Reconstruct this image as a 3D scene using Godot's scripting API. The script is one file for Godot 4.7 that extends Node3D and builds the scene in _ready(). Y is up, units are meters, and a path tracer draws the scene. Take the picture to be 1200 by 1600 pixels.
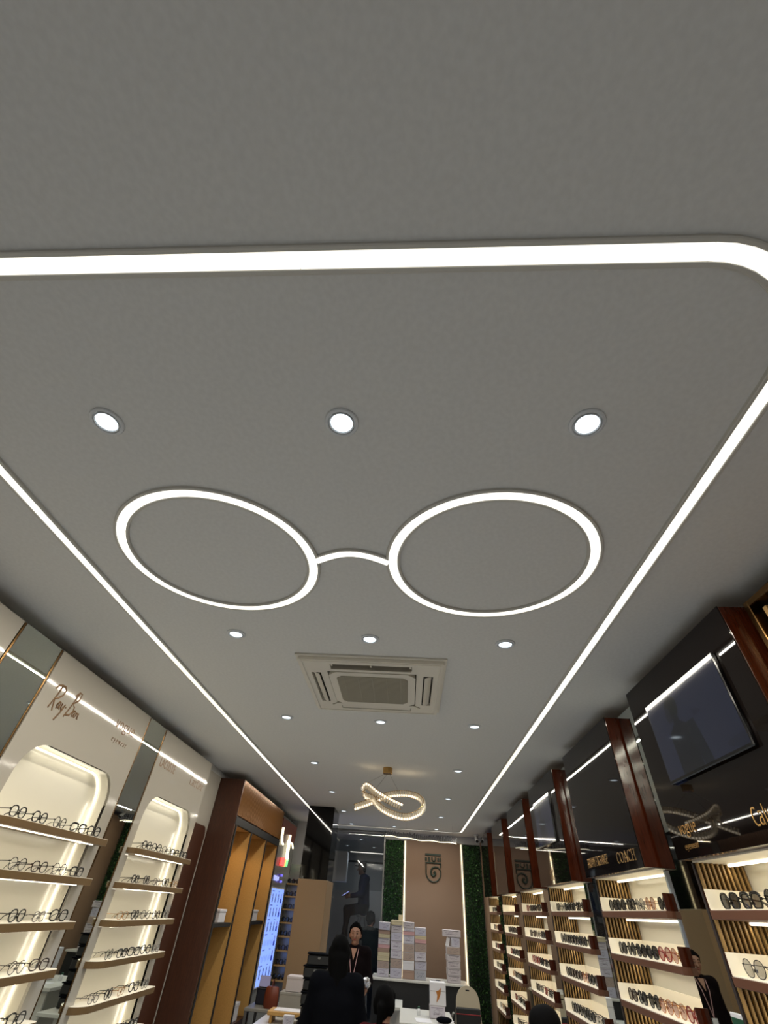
extends Node3D

const CH := 2.975          # ceiling height
const FX := 1.435        # face of the overhead cabinets on the right
const TX := 1.49         # front of the display trays on the right
const PX := 1.53         # mirrors between the bays on the right
const LX := -2.3         # face of the white panels on the left
const BZ := -11.24       # back wall
const NZ := -10.55       # back of the nook with the screen

var M := {}
var taken := {}
var rng := RandomNumberGenerator.new()

# ---------------------------------------------------------------- mesh building
class MB:
	var v := PackedVector3Array()
	var g := PackedInt32Array()
	var uv := PackedVector2Array()
	func tri(a: Vector3, b: Vector3, c: Vector3, sg := -1) -> void:      # counter-clockwise seen from outside
		v.append(a); v.append(c); v.append(b)
		g.append(sg); g.append(sg); g.append(sg)
	func quad(a: Vector3, b: Vector3, c: Vector3, d: Vector3, sg := -1) -> void:
		tri(a, b, c, sg); tri(a, c, d, sg)
	func uvquad(a: Vector3, b: Vector3, c: Vector3, d: Vector3) -> void: # a bottom left, b bottom right, c top right, d top left
		while uv.size() < v.size():
			uv.append(Vector2.ZERO)
		quad(a, b, c, d)
		uv.append_array([Vector2(0, 1), Vector2(1, 0), Vector2(1, 1), Vector2(0, 1), Vector2(0, 0), Vector2(1, 0)])
	func out(pts: Array, c: Vector3, sg := -1) -> void:                  # a flat convex face turned away from c
		var mid := Vector3.ZERO
		for p in pts:
			mid += p
		mid /= pts.size()
		var n: Vector3 = (pts[1] - pts[0]).cross(pts[2] - pts[0])
		for i in range(1, pts.size() - 1):
			if n.dot(mid - c) >= 0:
				tri(pts[0], pts[i], pts[i + 1], sg)
			else:
				tri(pts[0], pts[i + 1], pts[i], sg)
	func box(c: Vector3, s: Vector3, bev := 0.0, bs := Basis()) -> void:
		var h := s * 0.5
		var b: float = min(bev, min(h.x, min(h.y, h.z)) * 0.9)
		for ax in 3:
			var i1 := (ax + 1) % 3
			var i2 := (ax + 2) % 3
			for sg in [-1.0, 1.0]:
				var q := []
				for k in [[-1, -1], [1, -1], [1, 1], [-1, 1]]:
					var p := Vector3.ZERO
					p[ax] = sg * h[ax]
					p[i1] = k[0] * (h[i1] - b)
					p[i2] = k[1] * (h[i2] - b)
					q.append(c + bs * p)
				out(q, c)
		if b <= 0.0:
			return
		for ax in 3:
			var i1 := (ax + 1) % 3
			var i2 := (ax + 2) % 3
			for k in [[-1, -1], [1, -1], [1, 1], [-1, 1]]:
				var q := []
				for e in [[-1, 0], [1, 0], [1, 1], [-1, 1]]:
					var p := Vector3.ZERO
					p[ax] = e[0] * (h[ax] - b)
					p[i1] = k[0] * (h[i1] - (b if e[1] == 1 else 0.0))
					p[i2] = k[1] * (h[i2] - (0.0 if e[1] == 1 else b))
					q.append(c + bs * p)
				out(q, c)
		for sx in [-1, 1]:
			for sy in [-1, 1]:
				for sz in [-1, 1]:
					var p := Vector3(sx * h.x, sy * h.y, sz * h.z)
					out([c + bs * (p - Vector3(0, sy * b, sz * b)), c + bs * (p - Vector3(sx * b, 0, sz * b)), c + bs * (p - Vector3(sx * b, sy * b, 0))], c)
	func span(a: Vector3, b: Vector3, bev := 0.0) -> void:               # a box between two corners
		box((a + b) * 0.5, (b - a).abs(), bev)
	func tube(pts: Array, r, sides := 6, closed := false, flat := 1.0) -> void:
		var n := pts.size()
		var rings := []
		var side := Vector3.ZERO
		for i in n:
			var t: Vector3
			if closed:
				t = (pts[(i + 1) % n] - pts[(i + n - 1) % n]).normalized()
			else:
				t = (pts[min(i + 1, n - 1)] - pts[max(i - 1, 0)]).normalized()
			if i == 0:
				side = t.cross(Vector3.UP)
				if side.length() < 0.05:
					side = t.cross(Vector3.RIGHT)
			side = (side - t * side.dot(t)).normalized()
			var up := t.cross(side).normalized()
			var rr: float = r[i] if r is Array else r
			var ring := []
			for k in sides:
				var a := TAU * (k + 0.5) / sides
				ring.append(pts[i] + side * cos(a) * rr + up * sin(a) * rr * flat)
			rings.append(ring)
		for i in (n if closed else n - 1):
			var A: Array = rings[i]
			var B: Array = rings[(i + 1) % n]
			for k in sides:
				var k2 := (k + 1) % sides
				quad(A[k], A[k2], B[k2], B[k], 1)
		if not closed:
			for i in range(1, sides - 1):
				tri(rings[0][0], rings[0][i + 1], rings[0][i])
				tri(rings[n - 1][0], rings[n - 1][i], rings[n - 1][i + 1])
	func lathe(prof: Array, segs: int, c: Vector3, crisp := true) -> void: # prof: Vector2(radius, height)
		for i in prof.size() - 1:
			for k in segs:
				var a := TAU * k / segs
				var b := TAU * (k + 1) / segs
				var p: Vector2 = prof[i]
				var q: Vector2 = prof[i + 1]
				var da := Vector3(cos(a), 0, sin(a))
				var db := Vector3(cos(b), 0, sin(b))
				var sgr := (i + 1) if crisp else 1
				if p.x > 0.0001 and q.x > 0.0001:
					quad(c + da * p.x + Vector3.UP * p.y, c + da * q.x + Vector3.UP * q.y, c + db * q.x + Vector3.UP * q.y, c + db * p.x + Vector3.UP * p.y, sgr)
				elif p.x > 0.0001:
					tri(c + da * p.x + Vector3.UP * p.y, c + Vector3.UP * q.y, c + db * p.x + Vector3.UP * p.y, sgr)
				else:
					tri(c + Vector3.UP * p.y, c + da * q.x + Vector3.UP * q.y, c + db * q.x + Vector3.UP * q.y, sgr)
	func extrude(poly: PackedVector2Array, depth: float, xf := Transform3D()) -> void: # polygon in local xy, thickness along z
		if Geometry2D.is_polygon_clockwise(poly):
			poly = poly.duplicate()
			poly.reverse()
		var idx := Geometry2D.triangulate_polygon(poly)
		var n := poly.size()
		for i in range(0, idx.size(), 3):
			var a := poly[idx[i]]
			var b := poly[idx[i + 1]]
			var c := poly[idx[i + 2]]
			if (b - a).cross(c - a) < 0:
				var t := b
				b = c
				c = t
			tri(xf * Vector3(a.x, a.y, depth), xf * Vector3(b.x, b.y, depth), xf * Vector3(c.x, c.y, depth))
			tri(xf * Vector3(a.x, a.y, 0), xf * Vector3(c.x, c.y, 0), xf * Vector3(b.x, b.y, 0))
		for i in n:
			var a := poly[i]
			var b := poly[(i + 1) % n]
			quad(xf * Vector3(a.x, a.y, 0), xf * Vector3(b.x, b.y, 0), xf * Vector3(b.x, b.y, depth), xf * Vector3(a.x, a.y, depth))
	func sweep(path: Array, prof: Array, closed := false) -> void:        # path: Vector2 (x, z) on the ceiling; prof: Vector2 (sideways, y)
		var n := path.size()
		var rows := []
		for i in n:
			var a: Vector2 = path[(i + n - 1) % n] if closed else path[max(i - 1, 0)]
			var b: Vector2 = path[i]
			var c: Vector2 = path[(i + 1) % n] if closed else path[min(i + 1, n - 1)]
			var d1 := (b - a).normalized() if a != b else (c - b).normalized()
			var d2 := (c - b).normalized() if c != b else d1
			var nn := (d1.orthogonal() + d2.orthogonal()).normalized()
			nn /= max(0.3, nn.dot(d1.orthogonal()))
			var row := []
			for p in prof:
				row.append(Vector3(b.x + nn.x * p.x, p.y, b.y + nn.y * p.x))
			rows.append(row)
		for i in (n if closed else n - 1):
			for k in prof.size() - 1:
				quad(rows[i][k], rows[i][k + 1], rows[(i + 1) % n][k + 1], rows[(i + 1) % n][k], k + 2)
	func mesh(off := Vector3.ZERO) -> ArrayMesh:
		var st := SurfaceTool.new()
		st.begin(Mesh.PRIMITIVE_TRIANGLES)
		var hasuv := uv.size() > 0
		for i in v.size():
			st.set_smooth_group(g[i])
			if hasuv:
				st.set_uv(uv[i] if i < uv.size() else Vector2.ZERO)
			st.add_vertex(v[i] - off)
		st.generate_normals()
		st.index()
		return st.commit()

# ---------------------------------------------------------------- things and parts
func numbered(called: String) -> String:
	var n: int = taken.get(called, 0)
	taken[called] = n + 1
	return called if n == 0 else "%s_%03d" % [called, n]

func meta(o: Node, label := "", category := "", group := "", kind := "") -> void:
	for p in [["label", label], ["category", category], ["group", group], ["kind", kind]]:
		if p[1]:
			o.set_meta(p[0], p[1])

func thing(called: String, label: String, category: String, at := Vector3.ZERO, turn := 0.0, group := "") -> Node3D:
	var o := Node3D.new()
	o.name = numbered(called)
	add_child(o)
	o.position = at
	o.rotation.y = turn
	meta(o, label, category, group)
	return o

func origin(o: Node) -> Vector3:
	var p := Vector3.ZERO
	while o != self:
		p += o.position
		o = o.get_parent()
	return p

func mi(called: String, m: Mesh, mat: Material, parent: Node) -> MeshInstance3D:
	var o := MeshInstance3D.new()
	o.name = called
	o.mesh = m
	o.material_override = mat
	parent.add_child(o, true)
	return o

func part(called: String, b: MB, mat: Material, parent: Node) -> MeshInstance3D:     # built in the parent's own axes
	return mi(called, b.mesh(), mat, parent)

func wpart(called: String, b: MB, mat: Material, parent: Node, label := "") -> MeshInstance3D:   # built in world axes, under an unturned parent
	var o := mi(called, b.mesh(origin(parent)), mat, parent)
	if label:
		o.set_meta("label", label)
	return o

func solo(called: String, b: MB, mat: Material, label: String, category: String, at: Vector3, group := "") -> MeshInstance3D:   # a thing of one mesh
	var o := mi(numbered(called), b.mesh(at), mat, self)
	o.position = at
	meta(o, label, category, group)
	return o

func struct(called: String, b: MB, mat: Material, label := "") -> MeshInstance3D:
	var o := mi(numbered(called), b.mesh(), mat, self)
	meta(o, label, "", "", "structure")
	return o

func copy(src: Node3D, label: String, group: String, at: Vector3, turn: float, called := "") -> Node3D:
	var c: Node3D = src.duplicate()
	c.name = numbered(called if called else String(src.get_meta("base")))
	add_child(c)
	c.position = at
	c.rotation = Vector3(0, turn, 0)
	c.set_meta("label", label)
	c.set_meta("group", group)
	return c

func words(called: String, text: String, font: String, height: float, width: float, depth: float, at: Vector3, bs: Basis, mat: Material, parent: Node, weight := 400, italic := false) -> MeshInstance3D:
	var f := SystemFont.new()
	f.font_names = PackedStringArray([font])
	f.font_weight = weight
	f.font_italic = italic
	var t := TextMesh.new()
	t.font = f
	t.text = text
	t.font_size = 32
	t.pixel_size = 0.01
	t.depth = 0.1
	var box := t.get_aabb()
	var s := Vector3(width / box.size.x, height / box.size.y, depth / 0.1)
	var o := mi(called, t, mat, parent)
	var b := Basis(bs.x * s.x, bs.y * s.y, bs.z * s.z)
	o.transform = Transform3D(b, at - origin(parent) - b * box.get_center())
	return o

# ---------------------------------------------------------------- materials
func mat(key: String, c: Color, rough := 0.6, metal := 0.0) -> StandardMaterial3D:
	var m := StandardMaterial3D.new()
	m.resource_name = key
	m.albedo_color = c
	m.roughness = rough
	m.metallic = metal
	M[key] = m
	return m

func glow(key: String, c: Color, power: float) -> StandardMaterial3D:
	var m := mat(key, Color(0.9, 0.9, 0.88), 0.5)
	m.emission_enabled = true
	m.emission = c
	m.emission_energy_multiplier = power
	return m

func pane(key: String, c: Color, alpha: float, rough := 0.03) -> StandardMaterial3D:
	var m := mat(key, Color(c.r, c.g, c.b, alpha), rough)
	m.transparency = BaseMaterial3D.TRANSPARENCY_ALPHA
	return m

func noise_tex(freq: float, cols: Array, sd: int, size := 256, oct := 3) -> NoiseTexture2D:
	var n := FastNoiseLite.new()
	n.seed = sd
	n.frequency = freq
	n.fractal_octaves = oct
	var t := NoiseTexture2D.new()
	t.width = size
	t.height = size
	t.seamless = true
	t.noise = n
	var r := Gradient.new()
	r.offsets = PackedFloat32Array([0.0, 1.0])
	r.colors = PackedColorArray([cols[0], cols[1]])
	t.color_ramp = r
	return t

func tri_tex(m: StandardMaterial3D, t: Texture2D, scale: Vector3) -> void:
	m.albedo_color = Color.WHITE
	m.albedo_texture = t
	m.uv1_triplanar = true
	m.uv1_world_triplanar = true
	m.uv1_scale = scale

func make_materials() -> void:
	var ceil_m := mat("ceiling_paint", Color(0.8, 0.8, 0.79), 0.9)
	tri_tex(ceil_m, noise_tex(0.12, [Color(0.785, 0.785, 0.775), Color(0.82, 0.82, 0.81)], 3), Vector3.ONE * 1.3)
	mat("wall_paint", Color(0.72, 0.72, 0.72), 0.8)
	mat("floor_tile", Color(0.57, 0.58, 0.6), 0.25)
	mat("strip_frame", Color(0.74, 0.73, 0.7), 0.6)
	mat("trim_white", Color(0.78, 0.79, 0.8), 0.35)
	mat("ac_plastic", Color(0.82, 0.8, 0.75), 0.45)
	mat("ac_grille", Color(0.62, 0.6, 0.54), 0.6)
	var wp := mat("white_panel", Color(0.65, 0.63, 0.59), 0.07)
	wp.metallic_specular = 0.5
	mat("niche_cream", Color(0.84, 0.825, 0.77), 0.22)
	mat("gold", Color(0.72, 0.58, 0.36), 0.25, 1.0)
	mat("gold_letter", Color(0.38, 0.26, 0.11), 0.35, 0.4)
	mat("gold_trim", Color(0.42, 0.32, 0.2), 0.25, 1.0)
	mat("mirror", Color(0.8, 0.82, 0.79), 0.015, 1.0)
	mat("tray_white", Color(0.93, 0.9, 0.83), 0.5)
	var sw := mat("shelf_edge", Color(0.42, 0.33, 0.21), 0.35)
	sw.metallic = 0.2
	var dp := mat("dark_gloss", Color(0.05, 0.036, 0.032), 0.025)
	dp.metallic_specular = 0.36
	var bl := mat("black_gloss", Color(0.025, 0.022, 0.022), 0.04)
	bl.metallic_specular = 0.4
	mat("black_matte", Color(0.03, 0.03, 0.032), 0.6)
	var bw := mat("brown_wood", Color(0.33, 0.13, 0.06), 0.12)
	tri_tex(bw, noise_tex(0.03, [Color(0.19, 0.07, 0.03), Color(0.27, 0.11, 0.045)], 11), Vector3(9, 0.7, 9))
	var bd := mat("brown_dull", Color(0.27, 0.14, 0.075), 0.4)
	tri_tex(bd, noise_tex(0.03, [Color(0.21, 0.105, 0.055), Color(0.3, 0.16, 0.085)], 12), Vector3(9, 0.7, 9))
	var sl := mat("slat_wood", Color(0.66, 0.5, 0.27), 0.45)
	tri_tex(sl, noise_tex(0.04, [Color(0.52, 0.4, 0.22), Color(0.64, 0.51, 0.31)], 13), Vector3(14, 1, 14))
	mat("slat_base", Color(0.1, 0.045, 0.03), 0.8)
	mat("tray_brown", Color(0.34, 0.205, 0.135), 0.45)
	var fl := mat("fluted_bronze", Color(0.42, 0.28, 0.13), 0.2)
	fl.metallic = 0.35
	var mu := mat("mustard", Color(0.72, 0.52, 0.24), 0.6)
	tri_tex(mu, noise_tex(0.08, [Color(0.64, 0.49, 0.26), Color(0.71, 0.55, 0.3)], 14), Vector3.ONE * 3)
	var tan := mat("tan_panel", Color(0.66, 0.51, 0.4), 0.6)
	tri_tex(tan, noise_tex(0.15, [Color(0.42, 0.33, 0.255), Color(0.48, 0.38, 0.3)], 15), Vector3.ONE * 3)
	var tn := mat("tan_column", Color(0.6, 0.46, 0.31), 0.55)
	tri_tex(tn, noise_tex(0.15, [Color(0.47, 0.38, 0.275), Color(0.54, 0.44, 0.325)], 16), Vector3.ONE * 3)
	mat("grey_gloss", Color(0.5, 0.5, 0.48), 0.2)
	mat("steel", Color(0.55, 0.55, 0.54), 0.35, 0.9)
	mat("orange_panel", Color(0.5, 0.2, 0.11), 0.3)
	mat("backing_green", Color(0.03, 0.09, 0.03), 0.9)
	var leaf := mat("leaf", Color.WHITE, 0.55)
	leaf.vertex_color_use_as_albedo = true
	leaf.backlight_enabled = true
	leaf.backlight = Color(0.08, 0.16, 0.04)
	mat("logo_green", Color(0.05, 0.12, 0.05), 0.5)
	mat("backroom_white", Color(0.8, 0.8, 0.8), 0.5)
	pane("partition_glass", Color(0.2, 0.23, 0.27), 0.06, 0.02)
	pane("clear_lens", Color(0.9, 0.92, 0.92), 0.08, 0.02)
	pane("crystal", Color(0.95, 0.91, 0.83), 0.5, 0.08)
	pane("crystal_grey", Color(0.3, 0.3, 0.32), 0.85, 0.12)
	pane("lens_grey", Color(0.03, 0.035, 0.035), 0.94, 0.04)
	pane("lens_green", Color(0.03, 0.06, 0.04), 0.88, 0.04)
	pane("lens_brown", Color(0.12, 0.06, 0.04), 0.82, 0.04)
	pane("lens_pink", Color(0.6, 0.3, 0.25), 0.65, 0.04)
	pane("lens_smoke", Color(0.3, 0.31, 0.3), 0.55, 0.04)
	mat("frame_black", Color(0.02, 0.02, 0.02), 0.2)
	mat("frame_tortoise", Color(0.16, 0.08, 0.045), 0.2)
	mat("frame_gold", Color(0.7, 0.52, 0.3), 0.25, 1.0)
	mat("frame_gunmetal", Color(0.2, 0.2, 0.21), 0.3, 1.0)
	mat("frame_grey", Color(0.42, 0.4, 0.38), 0.25)
	mat("frame_red", Color(0.45, 0.12, 0.1), 0.25)
	mat("paper", Color(0.78, 0.77, 0.78), 0.7)
	mat("carton", Color(0.68, 0.65, 0.65), 0.7)
	mat("carton_cream", Color(0.72, 0.67, 0.55), 0.7)
	mat("carton_pink", Color(0.72, 0.56, 0.56), 0.7)
	mat("carton_brown", Color(0.58, 0.48, 0.42), 0.7)
	mat("desk_white", Color(0.74, 0.73, 0.7), 0.35)
	mat("grey_plastic", Color(0.52, 0.51, 0.48), 0.5)
	mat("navy", Color(0.05, 0.06, 0.13), 0.5)
	mat("leather", Color(0.42, 0.18, 0.09), 0.45)
	mat("lavender", Color(0.66, 0.66, 0.85), 0.5)
	mat("ribbon_ochre", Color(0.62, 0.38, 0.12), 0.5)
	mat("red_line", Color(0.55, 0.1, 0.12), 0.5)
	mat("chair_shell", Color(0.66, 0.62, 0.54), 0.4)
	mat("skin", Color(0.52, 0.37, 0.29), 0.65)
	mat("hair", Color(0.03, 0.027, 0.027), 0.75)
	mat("cloth_black", Color(0.035, 0.037, 0.05), 0.95)
	mat("cloth_brown", Color(0.06, 0.04, 0.045), 0.85)
	mat("cloth_maroon", Color(0.2, 0.03, 0.05), 0.8)
	mat("cloth_purple", Color(0.25, 0.06, 0.2), 0.8)
	mat("cloth_blue", Color(0.055, 0.085, 0.21), 0.7)
	mat("cloth_olive", Color(0.09, 0.11, 0.1), 0.7)
	mat("cloth_dark", Color(0.035, 0.04, 0.06), 0.8)
	for k in ["hair", "cloth_black", "cloth_brown", "cloth_maroon", "cloth_purple", "cloth_blue", "cloth_olive", "cloth_dark"]:
		if M.has(k):
			M[k].metallic_specular = 0.12
	mat("eye", Color(0.02, 0.015, 0.015), 0.2)
	mat("lips", Color(0.5, 0.2, 0.18), 0.5)
	mat("cctv_white", Color(0.75, 0.75, 0.74), 0.4)
	mat("tv_black", Color(0.02, 0.02, 0.022), 0.12)
	mat("wire", Color(0.4, 0.38, 0.35), 0.4, 0.8)
	mat("foil", Color(0.75, 0.75, 0.77), 0.25, 1.0)
	mat("aluminium", Color(0.6, 0.6, 0.6), 0.35, 1.0)
	mat("green_card", Color(0.02, 0.25, 0.16), 0.5)
	glow("strip_glow", Color(1.0, 0.985, 0.94), 1.12)
	glow("strip_glow_warm", Color(1.0, 0.975, 0.88), 1.04)
	glow("down_glow", COOL, 2.6)
	glow("tube_glow", CREAM, 2.2)
	glow("niche_glow", CREAM, 2.4)
	glow("crystal_glow", Color(1.0, 0.94, 0.83), 2.0)
	glow("edge_glow", Color(1.0, 0.9, 0.7), 1.5)
	glow("neon_white", Color(1.0, 0.95, 0.8), 1.6)
	glow("neon_red", Color(1.0, 0.06, 0.08), 1.1)
	glow("neon_yellow", Color(1.0, 0.75, 0.15), 1.2)
	glow("neon_green", Color(0.1, 0.85, 0.5), 1.0)
	glow("neon_blue", Color(0.1, 0.06, 0.9), 1.0)
	glow("neon_pale", Color(0.6, 0.65, 1.0), 0.9)
	glow("tablet_glow", Color(0.6, 0.65, 1.0), 0.9)

# ---------------------------------------------------------------- lights
const WARM := Color(1.0, 0.965, 0.9)
const COOL := Color(0.9, 0.96, 1.0)
const CREAM := Color(1.0, 0.965, 0.88)

func area(at: Vector3, sx: float, sy: float, dir: Vector3, c: Color, e: float, along := Vector3.RIGHT) -> void:    # sx runs along «along»
	var l := AreaLight3D.new()
	l.name = numbered("area_light")
	l.area_size = Vector2(sx, sy)
	l.area_normalize_energy = true
	l.light_color = c
	l.light_energy = e
	l.area_range = 30.0
	l.shadow_enabled = true
	add_child(l)
	var z := -dir.normalized()
	var x := along.normalized()
	l.transform = Transform3D(Basis(x, z.cross(x).normalized(), z), at)

func spot(at: Vector3, c: Color, e: float, angle := 58.0, size := 0.03, dir := Vector3.DOWN) -> void:
	var l := SpotLight3D.new()
	l.name = numbered("spot_light")
	l.light_color = c
	l.light_energy = e
	l.spot_angle = angle
	l.spot_angle_attenuation = 0.6
	l.spot_range = 20.0
	l.spot_attenuation = 2.0
	l.light_size = size
	l.shadow_enabled = true
	add_child(l)
	var z := -dir.normalized()
	var x := Vector3.RIGHT if absf(z.x) < 0.9 else Vector3.FORWARD
	x = (x - z * x.dot(z)).normalized()
	l.transform = Transform3D(Basis(x, z.cross(x), z), at)

func omni(at: Vector3, c: Color, e: float, size := 0.03) -> void:
	var l := OmniLight3D.new()
	l.name = numbered("omni_light")
	l.light_color = c
	l.light_energy = e
	l.omni_range = 12.0
	l.omni_attenuation = 2.0
	l.light_size = size
	l.shadow_enabled = true
	add_child(l)
	l.position = at

# light levels
const E_STRIP := 0.62      # per metre of ceiling strip
const E_DOWN := 0.72
const E_TRAY := 0.078       # per metre of tray tube
const E_NICHE := 0.036      # per metre of niche strip
const E_SHELF := 0.042

func _ready() -> void:
	rng.seed = 7
	# camera
	var cam := Camera3D.new()
	cam.name = "camera"
	cam.fov = 99.99
	cam.near = 0.05
	cam.far = 100.0
	cam.position = Vector3(0, 1.75, 0)
	cam.rotation = Vector3(0.746441, 0.091132, 0.080240)
	add_child(cam)
	cam.current = true
	# surroundings: no sky is seen
	var we := WorldEnvironment.new()
	we.name = "environment"
	var env := Environment.new()
	env.background_mode = Environment.BG_COLOR
	env.background_color = Color(0.01, 0.01, 0.012)
	env.ambient_light_source = Environment.AMBIENT_SOURCE_DISABLED
	env.reflected_light_source = Environment.REFLECTION_SOURCE_DISABLED
	env.tonemap_mode = Environment.TONE_MAPPER_LINEAR
	env.tonemap_exposure = 1.12
	env.sdfgi_enabled = true
	env.ssao_enabled = true
	env.ssil_enabled = true
	we.environment = env
	add_child(we)
	make_materials()
	build_shell()
	build_strip_loop()
	build_spectacle_light()
	build_downlights()
	build_ac()
	build_left()
	build_wood_cabinet()
	build_left_corner()
	build_column()
	build_right()
	build_back()
	build_back_room()
	build_chandelier()
	build_crystal_bar()
	build_cameras()
	build_furniture()
	build_people()

# ---------------------------------------------------------------- the room
func build_shell() -> void:
	var b := MB.new()
	# the slab leaves an opening for the casing of the air conditioner
	var ax0 := -0.263 - 0.458
	var ax1 := -0.263 + 0.458
	var az0 := -3.216 + 0.458
	var az1 := -3.216 - 0.458
	b.span(Vector3(-2.8, CH, 2.2), Vector3(2.1, CH + 0.15, az0))
	b.span(Vector3(-2.8, CH, az1), Vector3(2.1, CH + 0.15, -17.2))
	b.span(Vector3(-2.8, CH, az0), Vector3(ax0, CH + 0.15, az1))
	b.span(Vector3(ax1, CH, az0), Vector3(2.1, CH + 0.15, az1))
	struct("ceiling", b, M.ceiling_paint)
	b = MB.new()
	b.span(Vector3(-2.8, -0.1, 2.2), Vector3(2.1, 0.0, -17.2))
	struct("floor", b, M.floor_tile)
	b = MB.new()
	b.span(Vector3(-2.62, 0, 2.0), Vector3(-2.46, CH, BZ - 0.12))
	struct("wall_left", b, M.wall_paint)
	b = MB.new()
	b.span(Vector3(1.78, 0, 2.0), Vector3(1.95, CH, BZ - 0.12))
	struct("wall_right", b, M.wall_paint)
	b = MB.new()
	b.span(Vector3(-2.62, 0, 2.0), Vector3(1.95, CH, 2.15))
	struct("wall_front", b, M.wall_paint)
	b = MB.new()
	b.span(Vector3(-0.458, 0, BZ - 0.12), Vector3(1.78, CH, BZ - 0.03))
	b.span(Vector3(-2.46, 0, NZ - 0.12), Vector3(-1.72, CH, NZ))
	b.span(Vector3(-1.84, 0, NZ - 0.12), Vector3(-1.72, CH, BZ - 0.12))
	struct("wall_back", b, M.wall_paint)

func rounded_loop(x0: float, x1: float, z0: float, z1: float, r0: float, r1: float) -> Array:    # z0 is the near side; r0 its corner radius
	var p := []
	for c in [[x1 - r0, z0 - r0, 90, 0, r0], [x1 - r1, z1 + r1, 0, -90, r1], [x0 + r1, z1 + r1, -90, -180, r1], [x0 + r0, z0 - r0, 180, 90, r0]]:
		for k in 13:
			var a := deg_to_rad(lerpf(c[2], c[3], k / 12.0))
			p.append(Vector2(c[0] + cos(a) * c[4], c[1] + sin(a) * c[4]))
	return p

func build_strip_loop() -> void:
	var X0 := -1.6689
	var X1 := 1.0629
	var Z0 := -0.361
	var Z1 := -10.6287
	var t := thing("ceiling_light_strip", "long warm white light strip set round the ceiling with rounded corners", "light strip", Vector3(-0.304, CH, -5.48))
	var loop := rounded_loop(X0, X1, Z0, Z1, 0.35, 0.15)
	var fr := MB.new()
	for s in [1.0, -1.0]:
		fr.sweep(loop, [Vector2(s * 0.0362, CH + 0.0), Vector2(s * 0.0351, CH - 0.010), Vector2(s * 0.0314, CH - 0.012), Vector2(s * 0.0224, CH - 0.012), Vector2(s * 0.0208, CH - 0.009), Vector2(s * 0.0208, CH)], true)
	wpart("frame", fr, M.strip_frame, t)
	# the diffuser comes in lengths that butt against each other
	var cuts := []
	var n := loop.size()
	var seq := []
	for i in n:
		var a: Vector2 = loop[i]
		var b: Vector2 = loop[(i + 1) % n]
		seq.append(a)
		var L := a.distance_to(b)
		if L > 1.5:
			var m := int(ceil(L / 2.0))
			for k in range(1, m):
				seq.append(a.lerp(b, float(k) / m))
				cuts.append(seq.size() - 1)
	var piece := 1
	var run := [seq[0]]
	for i in range(1, seq.size() + 1):
		var p: Vector2 = seq[i % seq.size()]
		run.append(p)
		if i in cuts or i == seq.size():
			var d := MB.new()
			var q := run.duplicate()
			var e: Vector2 = (q[-2] - q[-1]).normalized() * 0.003
			q[-1] += e
			d.sweep(q, [Vector2(0.0202, CH - 0.0005), Vector2(0.0202, CH - 0.009), Vector2(-0.0202, CH - 0.009), Vector2(-0.0202, CH - 0.0005)])
			wpart("diffuser", d, M.strip_glow if piece % 3 else M.strip_glow_warm, t)
			piece += 1
			run = [p]
	var y := CH - 0.0135
	for s in [X0, X1]:
		var zz := [-0.724, -3.1, -5.45, -7.9, -10.48] if s > 0 else [-0.724, -3.1, -5.45, -8.6]
		for k in zz.size() - 1:
			var L: float = zz[k] - zz[k + 1]
			area(Vector3(s, y, (zz[k] + zz[k + 1]) / 2), L, 0.014, Vector3.DOWN, WARM, E_STRIP * L, Vector3.BACK)
	area(Vector3((X0 + X1) / 2, y, Z0), 2.0, 0.014, Vector3.DOWN, WARM, E_STRIP * 2.0)
	area(Vector3(-0.2, y, Z1), 2.2, 0.014, Vector3.DOWN, WARM, E_STRIP * 2.2)

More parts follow.
